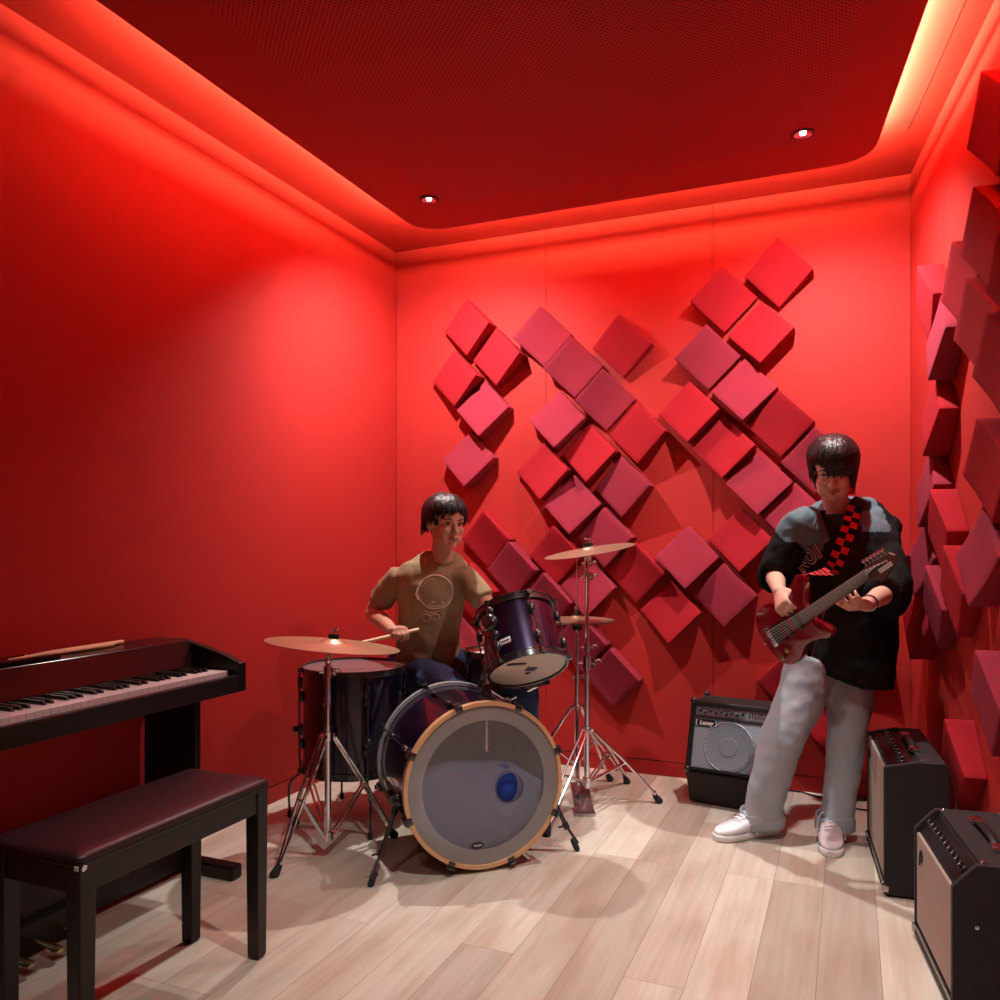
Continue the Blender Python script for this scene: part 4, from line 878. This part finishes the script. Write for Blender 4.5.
def hand(m, wr_, d, pn, thumb, curls, s=1.0, spread=.12, lead=None):
    """wr_: wrist, d: towards the knuckles, pn: the way the palm looks, thumb: +1/-1 side of the thumb"""
    d = Vector(d).normalized(); pn = Vector(pn); pn = (pn-d*pn.dot(d)).normalized(); sd = d.cross(pn)*thumb; wr_ = Vector(wr_)
    def P(a, b, c): return wr_ + (d*a + sd*b + pn*c)*s
    rings = []
    for a, hw, hd, c in ((-.02, .024, .018, 0), (0, .026, .018, 0), (.03, .034, .017, .001), (.06, .040, .016, .001), (.085, .041, .013, 0), (.094, .036, .009, 0)):
        rings.append([P(a, hw*math.cos(t), c+hd*math.sin(t)) for t in [2*PI*k/16 for k in range(16)]])
    m.lo(rings)
    for i, (b, L, r) in enumerate(((.031, .070, .0088), (.0105, .078, .0090), (-.0105, .072, .0086), (-.030, .056, .0078))):
        ang = 0; p = P(.080, b, 0); pts = [P(.06, b*.9, 0), p]; q = Vector((.080, b, 0)); sp = b*spread/.03
        for seg, fr in enumerate((.45, .30, .25)):
            ang += curls[i][seg] if isinstance(curls[i], (tuple, list)) else curls[i]
            q = q + Vector((math.cos(ang)*L*fr, sp*L*fr*max(0, math.cos(ang)), math.sin(ang)*L*fr)); pts.append(P(*q))
        m.tube(pts, [r*s, r*s*1.02, r*s*.98, r*s*.9, r*s*.78], 10, round_end=True)
    a, b, c = thumb_pose
    m.tube([P(.012, .022, .004), P(.035, .040, .012), P(.060, .052+b, .016+c), P(.084, .052+b*1.6, .018+c*1.8)], [.014*s, .0125*s, .0105*s, .0085*s], 10, round_end=True)
thumb_pose = (0, 0, 0)
def limb(m, pts, rs, flat=1.0): m.tube(spline(pts, 4), [rs[min(int(i/4), len(rs)-1)]*(1-(i % 4)/4)+rs[min(int(i/4)+1, len(rs)-1)]*((i % 4)/4) for i in range(4*(len(pts)-1)+1)], 16, round_end=True, flat=flat)
def bvh_of(o):
    me = o.data; off = wpos(o); return BVHTree.FromPolygons([v.co+off for v in me.vertices], [p.vertices[:] for p in me.polygons])
CAMP = Vector((0, 0, CAMH))
def snap(bv, px, py, off=.002):
    d = ray(px, py).normalized(); h = bv.ray_cast(CAMP, d)
    if h[0] is None: return None
    n_ = h[1] if h[1].dot(d) < 0 else -h[1]; return h[0]+n_*off
def snapline(bv, pts, off=.002):
    out = [snap(bv, x, y, off) for x, y in pts]; return [p for p in out if p is not None]
def shoe(root, toe, heel, up_m, label=None):
    toe = Vector((toe.x, toe.y, 0)); heel = Vector((heel.x, heel.y, 0)); y = (toe-heel).normalized(); L = (toe-heel).length; x = y.cross(UP)
    k = L/.28; T = Matrix.Translation(heel) @ Matrix((x, y, UP)).transposed().to_4x4() @ Matrix.Scale(k, 4)
    def ring(yy, hw, z0, z1, e=2.6, n=20, off=0):
        return [(off+hw*math.copysign(abs(math.cos(a))**(2/e), math.cos(a)), yy, (z0+z1)/2+(z1-z0)/2*math.copysign(abs(math.sin(a))**(2/e), math.sin(a))) for a in [2*PI*q/n for q in range(n)]]
    so = MB(T); so.lo([ring(yy, hw, 0, zt, 5) for yy, hw, zt in ((.0, .018, .026), (.006, .030, .030), (.05, .036, .032), (.12, .036, .030), (.19, .047, .028), (.235, .044, .027), (.265, .032, .026), (.279, .014, .022))])
    s_o = obj('shoe_sole', so, M_sole, root)
    up = MB(T); up.lo([ring(yy, hw, .022, zt, 2.5) for yy, hw, zt in ((.003, .018, .085), (.012, .030, .100), (.045, .035, .105), (.085, .036, .100), (.12, .037, .092), (.155, .042, .078), (.19, .045, .064), (.225, .043, .054), (.255, .032, .046), (.272, .012, .036))])
    u_o = obj('shoe', up, up_m, root)
    tg = MB(T); tg.lo([ring(yy, hw, zt-.012, zt, 2.2) for yy, hw, zt in ((.085, .018, .115), (.12, .020, .099), (.155, .020, .086), (.19, .016, .070))]); obj('shoe_tongue', tg, up_m, root)
    la_ = MB(T)
    for i, yy in enumerate((.105, .125, .145, .165, .183)):
        z = .104-.0004*0-(yy-.105)*.40; la_.tube([(-.024, yy-.004, z-.006), (-.012, yy, z+.003), (0, yy+.003, z+.006), (.012, yy, z+.003), (.024, yy-.004, z-.006)], .0032, 6, flat=.6)
    for sx in (-1, 1): la_.tube(spline([(sx*.006, .103, .110), (sx*.030, .108, .112), (sx*.046, .115, .086), (sx*.050, .12, .050), (sx*.052, .13, .022)], 4), .0028, 6)
    obj('shoelace', la_, M_shoe, root)
    st = MB(T); st.tube([(.040, .05, .055), (.044, .10, .045), (.046, .15, .060)], .003, 6); st.tube([(-.040, .05, .055), (-.044, .10, .045), (-.046, .15, .060)], .003, 6); obj('shoe_stripe', st, M_sole, root)
# ============ drummer
dpos = W(426, 672, 3.88); dr = thing('person', 'person in olive t-shirt and blue jeans sitting behind the drum kit holding drumsticks', 'person', (dpos.x, dpos.y, .515))
hipc = W(426, 672, 3.88); hipc.z = .60
ff = cv(.34, -.94, 0)
hcD = W(445.5, 523, 3.70)
HD = head_frame(hcD, cv(.52, -.85, -.12), UP+RT*.03)
SR_, SL_ = W(397, 578, 3.76), W(466, 577, 3.74)
ER_, EL_ = W(373, 612, 3.86), W(491, 610, 3.66)
WRr, WLl = W(392, 630, 3.64), W(507, 632, 3.44)
m = MB()
head_mesh(m, HD, 1.0)
limb(m, [W(441, 575, 3.78), W(442, 558, 3.75), hcD-UP*.055+cv(-.015, .03, 0)], [.060, .048, .044])
m.lo([sec(hipc, ff, .14, .10), sec(W(428, 645, 3.84), ff, .125, .09), sec(W(432, 610, 3.80), ff, .14, .095), sec(W(434, 585, 3.78), ff, .15, .09), sec(W(438, 572, 3.77), ff, .10, .07)])
limb(m, [SR_, SR_.lerp(ER_, .5), ER_, ER_.lerp(WRr, .45), WRr], [.046, .044, .037, .037, .025])
limb(m, [SL_, SL_.lerp(EL_, .5), EL_, EL_.lerp(WLl, .45), WLl], [.046, .044, .037, .037, .025])
dR = (W(409, 627, 3.47)-WRr); thumb_pose = (0, -.012, .010)
hand(m, WRr, dR, (-.1, .1, -1), 1, [(.9, 1.1, .8), (.95, 1.15, .8), (1.0, 1.15, .8), (1.05, 1.15, .8)], 1.0)
dL = W(516, 640, 3.34)-WLl
hand(m, WLl, dL, (0, .1, -1), -1, [(.9, 1.1, .8)]*4, 1.0)
KR, KL = W(455, 690, 3.54), W(520, 690, 3.66)
KR.z = .545; KL.z = .55
HR, HL = W(404, 672, 3.86), W(446, 672, 3.88); HR.z = .60; HL.z = .60
AR = pp + AXD*.17 + sd*.0 + UP*.12; AL = W(532, 700, 3.80)*1; AL.z = .13
for a, b, c in ((HR, KR, AR), (HL, KL, AL)): limb(m, [a, a.lerp(b, .5), b, b.lerp(c, .4), c], [.07, .065, .05, .048, .035])
body = obj('body', baked(m, 'body', .0055, 3), M_skin, dr)
face_parts(body, HD, 1.0, .3)
def ends_d(ph):
    a = abs(ph)
    if a < .55: return (.052, .004)
    if a < 1.1: return (.030, .002)
    if a < 1.9: return (-.002, .004)
    return (-.055, .0)
hr = obj('hair', hair_mesh(HD, 1.0, ends_d, crown=(.01, -.03, .130), n=120, wid=.014, seed=3, lift=.020, jitter=.12), M_hair, dr)
# t-shirt
m = MB()
m.lo([sec(hipc+UP*-.01, ff, .160, .135), sec(W(427, 655, 3.84), ff, .150, .125), sec(W(429, 630, 3.81), ff, .142, .115), sec(W(431, 605, 3.79), ff, .152, .112), sec(W(432, 585, 3.775), ff, .168, .105), sec(W(433, 573, 3.768), ff, .170, .090), sec(W(435, 564, 3.775), ff, .150, .078), sec(W(438, 556, 3.79), ff, .105, .062), sec(W(440, 551, 3.80), ff, .072, .055)])
for S_, E_ in ((SR_, ER_), (SL_, EL_)):
    d = (E_-S_); c = W(436, 580, 3.77); m.tube([S_.lerp(c, .45), S_, S_+d*.35, S_+d*.62, S_+d*.70], [.050, .054, .057, .057, .056], 20)
tee = obj('t_shirt', baked(m, 't_shirt', .008, 5, .014, .09, .005), M_tee, dr)
m = MB(); nb = W(441, 556.5, 3.765); m.tube([nb + cv(.066*math.cos(a), .060*math.sin(a), -.002-.024*(-math.sin(a) if math.sin(a) < 0 else 0)*1.3) for a in [2*PI*k/28 for k in range(29)]], .006, 8); obj('neckband', m, M_tee, tee)
bv = bvh_of(tee)
# faded print: round head outline with small eyes and a squiggle under it
def ringpts(cx_, cy_, rx, ry, a0, a1, n=26): return [(cx_+rx*math.cos(a0+(a1-a0)*k/n), cy_+ry*math.sin(a0+(a1-a0)*k/n)) for k in range(n+1)]
m = MB()
for L, r_ in ((ringpts(435.5, 592, 17.5, 17, 0, 2*PI), .0045), (ringpts(436, 592, 14.5, 14.5, -2.6, 2.2), .002), (ringpts(426, 617.5, 4, 3.5, 0, 2*PI, 14), .0022), (ringpts(435, 617, 4.5, 3.2, 0, 2*PI, 14), .0022), ([(418, 588), (416, 594), (419, 600)], .006), ([(432, 602.5), (435, 601.5)], .0035), ([(441, 602.5), (444, 602)], .0035), ([(424, 611), (430, 613), (440, 611), (446, 620), (452, 630)], .0018)):
    q = snapline(bv, L, .0005)
    if len(q) > 2 or len(q) == 2: m.tube(q, r_*1.15, 6, flat=.5)
obj('shirt_print', m, M_print, tee)
# jeans
m = MB()
m.lo([sec(hipc-UP*.075, ff, .165, .145), sec(hipc-UP*.03, ff, .165, .14), sec(hipc+UP*.03, ff, .150, .125)])
for a, b, c in ((HR, KR, AR), (HL, KL, AL)):
    limb(m, [a+FW*.03, a.lerp(b, .5)+UP*.005, b+UP*.0, b.lerp(c, .3), b.lerp(c, .7), c+UP*.0], [.098, .088, .074, .068, .060, .058])
obj('jeans', baked(m, 'jeans', .009, 4, .018, .07, .006), M_navy, dr)
shoe(dr, AR-AXD*.16, AR+AXD*.10, M_black); shoe(dr, AL-FW*.19, AL+FW*.08, M_black)
for c_ in dr.children:
    if c_.name.startswith('shoe'): c_.location.z += .055
def held_stick(grip, tip, label):
    grip = Vector(grip); tip = Vector(tip); d = (tip-grip).normalized(); stick('drumstick', grip-d*.09, grip-d*.09+d*.40, label)
gR = WRr + (dR.normalized()*.085 + Vector((0, 0, -.022)))
held_stick(gR, gR + cv(-.30, -.12, -.06), 'wooden drumstick held in the drummer\'s hand over the floor tom')
gL = WLl + (dL.normalized()*.085 + Vector((0, 0, -.022)))
held_stick(gL, gL + cv(.08, -.10, -.01), 'wooden drumstick in the drummer\'s other hand behind the rack tom')
# ============ guitarist
gp = W(830, 800, 3.33); gu = thing('person', 'person in black and teal hooded jacket and wide grey jeans standing playing a red guitar', 'person', (gp.x, gp.y, 0))
gf = cv(-.45, -.89, 0)
hcG = W(833, 468.5, 3.31)
HG = head_frame(hcG, cv(-.36, -.84, -.42), UP-RT*.10-FW*.25)
sL, sR = W(799, 526, 3.34), W(880, 528, 3.38)
eL, eR = W(775, 574, 3.40), W(889, 590, 3.15)
wL, wR = W(779, 591, 3.18), W(866, 605, 2.985)
GC = W(793, 624, 3.10); GTIP = W(893, 557, 2.75)
gn = (GTIP-GC).normalized(); gz = cv(-.82, -.57, -.185); gz = (gz-gn*gz.dot(gn)).normalized(); gy = gz.cross(gn)
LG = (GTIP-GC).length; gs = .80
def gl(x, y, z): return GC + gn*x + gy*y + gz*z
m = MB()
head_mesh(m, HG, 1.04)
limb(m, [W(838, 525, 3.38), W(837, 508, 3.37), hcG-UP*.05+FW*.02], [.060, .050, .050])
hipG = W(838, 640, 3.40)
m.lo([sec(hipG, gf, .13, .09), sec(W(842, 590, 3.38), gf, .12, .085), sec(W(841, 550, 3.37), gf, .14, .085), sec(W(840, 528, 3.37), gf, .13, .075), sec(W(839, 518, 3.37), gf, .08, .06)])
limb(m, [sL, sL.lerp(eL, .5), eL, eL.lerp(wL, .45), wL], [.045, .042, .036, .035, .024])
limb(m, [sR, sR.lerp(eR, .5), eR, eR.lerp(wR, .45), wR], [.045, .042, .037, .036, .025])
hxL = gl(.02, .035, .045); thumb_pose = (0, -.008, .014)
dS = (hxL-wL); hand(m, wL, dS, -gz*.8+gy*-.4, 1, [(.5, .8, .5), (.55, .85, .5), (.6, .9, .6), (.7, .9, .6)], .95)
nk = gl(LG*.50, 0, .0); nk2 = gl(LG*.50, -.052, -.012)
thumb_pose = (0, .01, .03)
hand(m, wR, (nk2-wR), (nk-nk2)+gz*-.0+gn*.0, 1, [(.55, .95, .9), (.5, 1.0, .9), (.55, 1.0, .9), (.6, 1.0, .9)], .95)
LHp, LK, LA = W(812, 660, 3.38), W(783, 738, 3.32), W(762, 818, 3.37)
RHp, RK, RA = W(852, 662, 3.40), W(846, 748, 3.34), W(835, 826, 3.32)
LA.z = .09; RA.z = .09
for a, b, c in ((LHp, LK, LA), (RHp, RK, RA)): limb(m, [a, a.lerp(b, .5), b, b.lerp(c, .4), c], [.075, .068, .052, .050, .036])
gbody = obj('body', baked(m, 'body', .005, 3), M_skin2, gu)
face_parts(gbody, HG, 1.04, 1.3)
def ends_g(ph):
    # ph > 0 is the person's left
    if -1.0 < ph < .22: return (.006, .010)
    if .22 <= ph < .45: return (.034, .006)
    if .45 <= ph < .95: return (.052, .002)
    a = abs(ph)
    if ph > 0 and a < 2.0: return (-.030, -.010)
    if a < 1.2: return (-.050, -.012)
    if a < 2.2: return (-.088, -.014)
    return (-.100, -.004)
obj('hair', hair_mesh(HG, 1.04, ends_g, crown=(-.01, -.02, .126), n=150, wid=.013, seed=11, lift=.015, jitter=.14), M_hair, gu)
# black t-shirt front shows at the open jacket
m = MB(); m.lo([sec(W(842, 655, 3.38), gf, .145, .115), sec(W(842, 600, 3.36), gf, .14, .115), sec(W(840, 560, 3.355), gf, .15, .115), sec(W(839, 535, 3.355), gf, .145, .100), sec(W(838, 522, 3.36), gf, .11, .085), sec(W(838, 514, 3.365), gf, .072, .066)])
obj('t_shirt', baked(m, 't_shirt', .008, 5), M_blacktee, gu)
# jacket: body, two sleeves, hood behind the neck
m = MB()
def jsec(px, py, D, hw, hd, tilt=0): return sec(W(px, py, D), gf, hw, hd, tilt=tilt, e=2.6)
m.lo([jsec(847, 678, 3.36, .176, .135, .22), jsec(847, 664, 3.36, .186, .140, .18), jsec(848, 630, 3.36, .184, .138, .08), jsec(848, 590, 3.355, .182, .132), jsec(846, 560, 3.355, .186, .126), jsec(842, 537, 3.36, .188, .112), jsec(840, 524, 3.365, .178, .092), jsec(839, 516, 3.37, .135, .078), jsec(839, 509, 3.375, .095, .066)])
for S_, E_, Wr_, k in ((sL, eL, wL, .12), (sR, eR, wR, .32)):
    c = W(840, 535, 3.37); m.tube(spline([S_.lerp(c, .35), S_, S_.lerp(E_, .5), E_, E_.lerp(Wr_, k)], 4), [.075+.006*math.sin(i*.8) for i in range(17)], 20)
m.ell(W(893, 592, 3.22), (.075, .085, .10)); m.ell(W(887, 528, 3.40), (.055, .06, .055)); 
m.ell(W(846, 512, 3.47), (.15, .07, .07)); m.ell(W(868, 514, 3.43), (.07, .06, .04))
jk = baked(m, 'jacket', .008, 5, .022, .10, .007)
# cut the neck opening and the wide open front out of the jacket
bmj = bmesh.new(); bmj.from_mesh(jk)
def rfz(p): return p.dot(RT), p.dot(FW), p.z
def to_px(p): D = p.dot(FW); return CX+FPX*p.dot(RT)/D, HY+FPX*(CAMH-p.z)/D
dead = []
gx = gf.cross(UP)
ctr = W(839, 530, 3.36)
for f_ in bmj.faces:
    c = f_.calc_center_median(); q = c-ctr; a = q.dot(gx); b = q.dot(gf); up_ = c.z-ctr.z
    wopen = .030 + max(0, .05+up_)*.35
    if b > .02 and abs(a+.012) < min(wopen, .075) and up_ > -.30: dead.append(f_)
bmesh.ops.delete(bmj, geom=dead, context='FACES')
for f_ in bmj.faces:
    c = f_.calc_center_median(); q = c-ctr; a = q.dot(gx); up_ = q.z; r_, f2, z_ = rfz(c)
    lat = (c-ctr).dot(RT)
    teal = up_ > -.115+.012*math.sin(c.x*60)+max(0, -lat-.12)*.7 and (lat < -.02) or (up_ > -.01+max(0, lat-.14)*.5 and lat > .04 and lat < .17)
    f_.material_index = 1 if teal else 0
    f_.smooth = True
bmj.to_mesh(jk); bmj.free()
jo = obj('jacket', jk, [M_jacket, M_teal], gu)
sm_ = jo.modifiers.new('thickness', 'SOLIDIFY'); sm_.thickness = .006; sm_.offset = -1
bj = bvh_of(jo)
def lettering(s, px, py, size, rot, mt1, mt2, par):
    p = snap(bj, px, py, .004)
    if p is None: return
    x = (snap(bj, px+4, py-2.2, .004) or p+RT*.02)-p; x.normalize(); n_ = -ray(px, py).normalized(); n_ = (n_-x*n_.dot(x)).normalized()
    T = Matrix.Translation(p) @ orient(x=x, z=n_).to_4x4() @ Matrix.Scale(1.45, 4, (0, 1, 0))
    t0 = text_mesh(s, size, T, .0012, 'chest_outline', bold=.0048); link_ = t0; t0.transform(Matrix.Translation(-wpos(par))); o0 = link('chest_outline', t0, mt1, par)
    t1 = text_mesh(s, size, T @ Matrix.Translation((0, 0, .0009)), .0012, 'chest_lettering', bold=.0028); t1.transform(Matrix.Translation(-wpos(par))); o1 = link('chest_lettering', t1, mt2, par)
    t2 = text_mesh(s, size, T @ Matrix.Translation((0, 0, .0018)), .0012, 'chest_lettering_fill', bold=.0002); t2.transform(Matrix.Translation(-wpos(par))); link('lettering_fill', t2, M_jacket, par)
lettering('N', 802, 564, .056, 0, mat('faded_red', (.35, .02, .03), .8), mat('off_white_print', (.62, .58, .56), .8), jo)
lettering('O', 810.5, 557, .056, 0, MATS['faded_red'], MATS['off_white_print'], jo)
lettering('I', 817.5, 551, .056, 0, MATS['faded_red'], MATS['off_white_print'], jo)
def zl(pts, r_, mt, nm, par=jo, bv_=None):
    q = snapline(bv_ or bj, pts, .001)
    if len(q) > 2: m = MB(); m.tube(q, r_, 6); return obj(nm, m, mt, par)
zl([(825.5, 600+i*4) for i in range(0)] or [(827-1.35*i*.9, 603+i*4.4) for i in range(13)], .0028, M_dchrome, 'zip')
m = MB(); q = snap(bj, 812, 656, .006) or W(812, 656, 3.2); m.box(q-UP*.012, (.007, .004, .022)); obj('zip_pull', m, M_chrome, jo)
q = [snap(bj, x, y, .003) for x, y in ((818, 512), (814, 524), (813, 540), (812, 548))]; q = [p for p in q if p]
if len(q) > 2: obj('drawstring', MB().tube(q, .003, 6), M_teal, jo)
# jeans with turned-up cuffs
m = MB(); m.lo([sec(W(832, 672, 3.39), gf, .135, .115), sec(W(836, 650, 3.40), gf, .15, .12), sec(W(840, 630, 3.40), gf, .145, .115)])
legs = (([W(812, 662, 3.38), W(800, 700, 3.35), W(783, 738, 3.32), W(769, 785, 3.33), W(763, 816, 3.37)], [.108, .100, .090, .080, .080, .080]),
        ([W(852, 664, 3.40), W(850, 704, 3.37), W(846, 745, 3.34), W(841, 785, 3.33), W(836, 822, 3.32)], [.104, .094, .078, .067, .068, .068]))
for pts, rs in legs:
    sp = spline(pts, 5); n_ = len(sp); m.tube(sp, [rs[min(int(i/5), 5)]*(1-(i % 5)/5)+rs[min(int(i/5)+1, 5)]*((i % 5)/5) for i in range(n_)], 24, flat=.95)
jn = obj('jeans', baked(m, 'jeans', .009, 5, .018, .09, .003), M_jean, gu)
for (c, r_, tl) in ((W(762, 815, 3.37), .086, 0), (W(835, 822, 3.32), .073, .0)):
    c = Vector(c); c.z = .045; m = MB(); m.lo([[c + cv(rr*math.cos(a), rr*math.sin(a)*.95, z+.006*math.sin(a+1)+.004*math.sin(3*a)) for a in [2*PI*k/40 for k in range(40)]] for rr, z in ((r_-.008, .004), (r_-.001, -.002), (r_+.004, .004), (r_+.005, .03), (r_+.002, .056), (r_-.003, .060), (r_-.009, .055))], closed=True)
    obj('cuff', m, M_jean, jn)
shoe(gu, F(714, 841), F(777, 832), M_shoe); shoe(gu, W(831, 858, 3.13)*1, W(830.6, 830, 3.395), M_pink)
# wristband and bracelet
wd = (eR-wR).normalized(); m = MB(); R = orient(z=wd); m.lathe([(.027, -.008), (.030, -.008), (.030, .008), (.027, .008)], 28, wR+wd*.03, R, closed=True); obj('bracelet', m, M_dchrome, gbody)
# ============ guitar
gt = thing('electric_guitar', 'cherry red electric guitar with dark fretboard and checkered strap in the guitarist\'s hands', 'guitar', tuple(GC))
out = [(-.20,0),(-.192,.08),(-.15,.138),(-.08,.152),(-.01,.122),(.05,.112),(.11,.14),(.165,.165),(.192,.152),(.165,.105),(.115,.05),(.10,0),(.108,-.045),(.14,-.085),(.150,-.118),(.125,-.137),(.07,-.118),(.0,-.108),(-.06,-.14),(-.12,-.155),(-.17,-.125),(-.196,-.06)]
sp = spline([Vector((a*gs, b*gs, 0)) for a, b in out+[out[0]]], 4)[:-1]
m = MB(); m.prism([(p.x, p.y) for p in sp], -.040, 0, lambda a, b, d: gl(a, b, d)); gb = obj('guitar_body', m, M_gtred, gt, bevel=.006, ang=70)
RG = Matrix((gn, gy, gz)).transposed()
hs = LG-.115; nk0 = .06*gs
m = MB(); m.lo([[gl(x, w_*math.cos(a)*1.0, -.004+(dpt*math.sin(a) if math.sin(a) < 0 else .004*math.sin(a))) for a in [2*PI*k/18 for k in range(18)]] for x, w_, dpt in ((nk0, .024, .022), (nk0+.1, .023, .020), (hs-.03, .020, .018), (hs, .020, .017))]); obj('neck', m, M_neck, gt)
m = MB(); m.hexa([gl(nk0, -.024, .0), gl(hs, -.020, .0), gl(hs, .020, .0), gl(nk0, .024, .0), gl(nk0, -.023, .007), gl(hs, -.019, .007), gl(hs, .019, .007), gl(nk0, .023, .007)]); fb_ = obj('fretboard', m, M_rose, gt, smooth=False)
m = MB()
for k in range(20): x = hs-(hs-nk0)*(1-2**(-k/12))/(1-2**(-20/12)); w_ = .0185+.0045*(hs-x)/(hs-nk0); m.box(gl(x, 0, .0076), (.002, w_*2, .0016), RG)
obj('fret', m, M_dchrome, fb_)
m = MB(); hp = [(hs-.004, -.020), (hs+.012, -.030), (hs+.030, -.046), (hs+.055, -.040), (hs+.115, -.018), (hs+.122, .002), (hs+.108, .020), (hs+.085, .020), (hs+.02, .026), (hs-.004, .022)]
m.prism(hp, -.017, -.003, lambda a, b, d: gl(a, b, d)); hs_o = obj('headstock', m, M_rose, gt, smooth=False, bevel=.002)
for k in range(6):
    x = hs+.012+k*.016; m = MB(); m.cyl(gl(x, .012-.002*k, -.003), gl(x, .012-.002*k, .008), .0042, n=10); m.cyl(gl(x, .026-.001*k, -.010), gl(x, .040-.001*k, -.010), .003, n=8); m.box(gl(x, .045-.001*k, -.010), (.009, .010, .013), RG); obj('tuning_peg', m, M_chrome, hs_o, bevel=.001)
m = MB(); m.box(gl(hs+.07, -.014, -.0025), (.055, .016, .0012), RG); obj('headstock_logo', m, mat('pearl', (.65, .62, .58), .35), hs_o)
for x, ln in ((.03*gs, .020), (-.035*gs, .020), (-.095*gs, .034)):
    m = MB(); m.box(gl(x-.0, 0, .006), (ln, .068, .012), RG); obj('pickup', m, M_black, gt, bevel=.003)
m = MB(); m.box(gl(-.135*gs, 0, .008), (.020, .074, .014), RG)
for k in range(6): m.box(gl(-.133*gs, -.026+.0105*k, .016), (.014, .007, .005), RG)
obj('bridge', m, M_chrome, gt, bevel=.001)
for x, y in ((-.10, -.085), (-.145, -.105)):
    m = MB(); m.lathe([(.0001, 0), (.012, 0), (.010, .016), (.0001, .017)], 18, gl(x*gs/.8*.8, y*gs, .001), RG); obj('control_knob', m, M_gold, gt)
for p in ((-.198, 0), (.180, .150)):
    m = MB(); dd_ = (gn*-1 if p[0] < 0 else gn*.5+gy*.5); m.cyl(gl(p[0]*gs, p[1]*gs, -.02), gl(p[0]*gs, p[1]*gs, -.02)+dd_*.016, .006); obj('strap_button', m, M_chrome, gt)
for k in range(6):
    y = -.0170+.0068*k; m = MB(); m.tube([gl(-.133*gs, -.026+.0105*k, .019), gl(nk0, y*1.05, .013), gl(hs, y*.85, .0095), gl(hs+.012+k*.016, .012-.002*k, .006)], .0007+.0001*k, 5); obj('string', m, M_dchrome, gt)
# checkered strap over the shoulder
top = W(858, 505, 3.30)
cl = [gl(.180*gs, .150*gs, -.02)+gn*.01+gz*.012, None]
pts_c = [(831, 571), (836, 562), (841, 550), (846, 537), (850, 525), (853, 514), (856, 505)]
rows = []
bod = [bj, bvh_of(gbody)]
def snap2(px, py, off):
    best = None
    for b_ in [bj]+[bvh_of(o) for o in gu.children if o.name.startswith(('t_shirt', 'hair')) and False]:
        p = snap(b_, px, py, off)
        if p is not None and (best is None or (p-CAMP).length < (best-CAMP).length): best = p
    return best
shirt_b = bvh_of([o for o in gu.children if o.name.startswith('t_shirt')][0])
for i, (x, y) in enumerate(pts_c):
    a = pts_c[max(0, i-1)]; b = pts_c[min(len(pts_c)-1, i+1)]; t = Vector((b[0]-a[0], b[1]-a[1])).normalized(); nn_ = Vector((-t.y, t.x))
    ds = [p for p in (snap(bj, x, y, 0), snap(shirt_b, x, y, 0)) if p is not None]
    D = min([p.dot(FW) for p in ds])-.018 if ds else 3.26
    D = min(max(D, 3.12), 3.27)
    rows.append([W(x+nn_.x*7.5*s_, y+nn_.y*7.5*s_, D) for s_ in (-1, 1)])
# over the shoulder and down the back to the tail button
bk_ = [W(862, 499, 3.38), W(862, 501, 3.50), W(855, 530, 3.56), W(835, 580, 3.56), W(805, 615, 3.48), W(780, 632, 3.32)]
for i, p in enumerate(bk_):
    rows.append([p + cv(-.03, 0, .01), p + cv(.034, 0, -.01)] if i < 3 else [p + cv(.01, 0, .03), p+cv(-.01, 0, -.03)])
tl_ = gl(-.20*gs, 0, -.02); rows.append([tl_+gy*.012, tl_-gy*.012])
h_ = gl(.18*gs, .15*gs, -.02)+gn*.012; rows.insert(0, [h_-cv(.012, 0, 0), h_+cv(.012, 0, 0)])
A = spline([r[0] for r in rows], 10); B = spline([r[1] for r in rows], 10)
def resample(A, B, step):
    out = [(A[0], B[0])]; acc = 0
    for i in range(1, len(A)):
        acc += ((A[i]+B[i])/2-(A[i-1]+B[i-1])/2).length
        if acc >= step: out.append((A[i], B[i])); acc = 0
    out.append((A[-1], B[-1])); return out
m = MB(); NC = 2; AB = resample(A, B, .023)
G = [[m.v(a.lerp(b, j/NC)) for j in range(NC+1)] for a, b in AB]
for i in range(len(G)-1):
    for j in range(NC): m.mi = (i+j) % 2 if (AB[i][0]-rows[0][0]).length < .42 else 1; m.f([G[i][j], G[i][j+1], G[i+1][j+1], G[i+1][j]])
m.mi = 0; st_ = obj('strap', m, [mat('strap_red', (.62, .012, .022), .75), M_jacket], gt, smooth=False)
sm_ = st_.modifiers.new('thickness', 'SOLIDIFY'); sm_.thickness = .003
EXPO = 0.0
# ---------------------------------------------------------------- camera and render look
cam = bpy.data.cameras.new('camera'); cam.sensor_width = 36; cam.lens = 36*FPX/1000; cam.shift_y = (HY-500)/1000; cam.clip_start = .05
co = bpy.data.objects.new('camera', cam); col.objects.link(co); co.location = (0, 0, CAMH); co.rotation_euler = (PI/2, 0, YAW)
sc = bpy.context.scene; sc.camera = co
w = bpy.data.worlds.new('world'); sc.world = w; w.use_nodes = True; w.node_tree.nodes['Background'].inputs[0].default_value = (.02, .02, .02, 1)
sc.view_settings.view_transform = 'Standard'; sc.view_settings.look = 'None'; sc.view_settings.gamma = 1; sc.view_settings.exposure = EXPO
sc.view_settings.use_curve_mapping = False
sc.cycles.max_bounces = 10; sc.cycles.diffuse_bounces = 6; sc.cycles.use_denoising = True; sc.cycles.sample_clamp_indirect = 6
